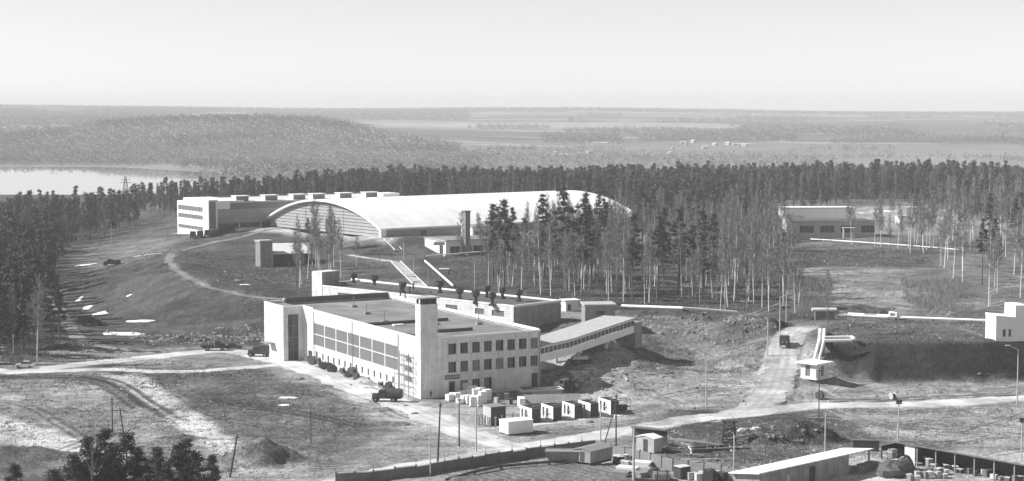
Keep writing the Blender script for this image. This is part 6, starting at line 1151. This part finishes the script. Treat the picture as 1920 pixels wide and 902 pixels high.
scrub('scrub', [('1690,525 1800,525 1830,585 1740,590 1690,560', 2600, 1.6), ('1490,520 1560,530 1550,600 1500,595', 1500, 2.2), ('640,470 760,480 760,530 600,560', 900, .8), ('1500,460 1760,466 1740,500 1500,490', 1500, .8), ('780,490 1480,470 1480,588 860,556', 7000, .7), ('1060,395 1500,400 1480,440 1220,450', 1500, 2.5), ('20,630 90,640 60,690 0,680', 700, 1.2), ('-20,640 170,640 170,668 60,676', 600, 1.0), ('380,470 640,470 600,560 400,520', 1800, .5)], 'scrub', .05)
M['clod'] = mat('clod', .10, .95, 0, .4, v2=.34); M['deadgrass'] = mat('dead_grass', .06, .95, 0, .25, v2=.20)
scrub('dead_grass', [('160,520 520,620 560,560 330,440', 5000, .35), ('0,700 560,700 700,780 600,900 0,900', 9000, .35), ('1560,600 1880,605 1870,645 1560,645', 2500, .4), ('1180,770 1920,765 1920,820 1500,880 1250,850', 5000, .3), ('1200,630 1440,640 1430,690 1190,690', 2500, .35), ('150,660 470,690 700,780 300,750', 2500, .4)], 'deadgrass', .06)
def clods(nm, cells, m_):
    Vs = []; Ts = []; k0 = 0; gg = np.random.RandomState(len(nm) * 3)
    base = np.array([(1, 0, 0), (0, 1, 0), (-1, 0, 0), (0, -1, 0), (0, 0, 1)]); bt = np.array([(0, 1, 4), (1, 2, 4), (2, 3, 4), (3, 0, 4)])
    for (poly, n, sz) in cells:
        P2 = np.array([G3(*p)[:2] for p in pp(poly)]); x = gg.uniform(P2[:, 0].min(), P2[:, 0].max(), n * 3); y = gg.uniform(P2[:, 1].min(), P2[:, 1].max(), n * 3); pl = [tuple(p) for p in P2]; ok = np.array([inp(pl, a, b_) for a, b_ in zip(x, y)]); x, y = x[ok][:n], y[ok][:n]
        k = (vnoise(x / 7, y / 7) + gg.uniform(-.4, .4, len(x)) > 0); u_ = np.clip(np.searchsorted(us, x / y), 0, nc - 1); l_ = np.clip(np.searchsorted(ls, np.log(y)), 0, nr - 1); k &= SMOOTH[l_, u_] < .2; x, y = x[k], y[k]; z = zt(x, y) - .03
        s = sz * gg.gamma(1.6, .6, (len(x), 1, 1)) * gg.uniform(.5, 1.3, (len(x), 1, 3)); v = (base[None] + gg.uniform(-.35, .35, (len(x), 5, 3))) * s + np.stack([x, y, z], 1)[:, None]; Vs.append(v.reshape(-1, 3)); Ts.append((bt[None] + 5 * np.arange(len(x))[:, None, None]).reshape(-1, 3) + k0); k0 += 5 * len(x)
    tag(link(nm, arr_mesh(nm, np.concatenate(Vs), np.concatenate(Ts), m_)), kind='stuff')
clods('soil_clods', [('1180,640 1440,645 1440,770 1100,760 1010,720', 7200, 0.11), ('1200,592 1480,600 1470,635 1200,625', 3200, 0.15), ('1560,575 1900,590 1880,640 1560,640', 2800, 0.13), ('1250,790 1640,790 1620,850 1400,880 1250,850', 5600, 0.10), ('0,700 540,695 780,790 640,900 0,900', 7200, 0.08), ('200,625 520,618 520,648 300,645', 2400, 0.17), ('1540,715 1920,715 1920,745 1540,745', 2800, 0.10), ('1560,765 1920,760 1920,820 1700,820 1560,790', 2400, 0.08), ('1480,480 1800,480 1720,590 1500,570', 2800, 0.13), ('560,690 780,750 1000,740 1180,745 1160,810 900,800 700,790', 2400, 0.07), ('380,480 640,470 600,550 440,530', 2000, 0.13)], 'clod')
for i in range(46):
    px, py = rnd.choice([(rnd.uniform(1240, 1400), rnd.uniform(835, 880)), (rnd.uniform(930, 1180), rnd.uniform(750, 812)), (rnd.uniform(1400, 1600), rnd.uniform(800, 860)), (rnd.uniform(1050, 1250), rnd.uniform(690, 740))]); m = MB(); L = rnd.uniform(.8, 2.4); m.box(-L, -.12, 0, L, .12, .14); tag(m.build('loose_plank', rnd.choice(['wood', 'dwood', 'pale']), None, at(px, py, .02), rnd.uniform(0, 3)), 'loose plank or bar lying about on the trodden dirt', 'plank', 'planks and bars lying about the site')
# ------------------------------------------------------------------ far villages
def far_house(): T = thing('village_house', '', 'house', (0, 0, 0)); m = MB(); m.box(-4, -3, -1, 4, 3, 3); m.yprism([(-5, 4), (5, 4), (0, 4.01)], -3, 3) if False else None; m.build('wall', 'concrete', T); m = MB(); m.xprism([(-3.4, 3), (3.4, 3), (0, 5.2)], -4.4, 4.4); m.build('roof', 'concrete', T); return T
fhp = None
for i, (px, py) in enumerate([(1128, 247), (1150, 250), (1158, 247), (1190, 251), (1204, 253), (1280, 270), (1287, 272), (1300, 268), (1322, 279), (1340, 273), (1365, 272), (1378, 273), (1385, 276), (1396, 275), (1400, 217), (1412, 219), (1295, 214), (1262, 280), (1215, 289), (1255, 290), (1085, 290), (1040, 288), (1105, 288), (860, 273), (30, 229), (45, 232), (110, 218), (150, 212), (98, 220), (880, 240), (1030, 290), (1375, 285), (920, 286), (935, 291)]):
    X, Y, Z = G3(px, py); lb__ = 'tiny pale-roofed house in the distant villages across the valley'
    if fhp is None: fhp = far_house(); c = fhp
    else: c = clone(fhp, (X, Y, Z), rnd.uniform(0, 3))
    c.location = (X, Y, Z); s = Y / 3600 * rnd.uniform(.8, 1.4); c.scale = (s, s, s); c['label'] = lb__; c['group'] = 'houses of the far villages'; c['category'] = 'house'
# ------------------------------------------------------------------ spring haze
hzm = bpy.data.materials.new('air'); hzm.use_nodes = True; n = hzm.node_tree; n.nodes.clear(); vo = n.nodes.new('ShaderNodeVolumePrincipled'); ou = n.nodes.new('ShaderNodeOutputMaterial'); vo.inputs['Color'].default_value = (1, 1, 1, 1); vo.inputs['Density'].default_value = HAZE; vo.inputs['Anisotropy'].default_value = 0; n.links.new(vo.outputs[0], ou.inputs['Volume'])
m = MB(); m.box(-5400, -80, -30, 5400, 9300, 110); hz = m.build('haze', hzm); tag(hz, kind='stuff')
print('objects', len(bpy.data.objects))
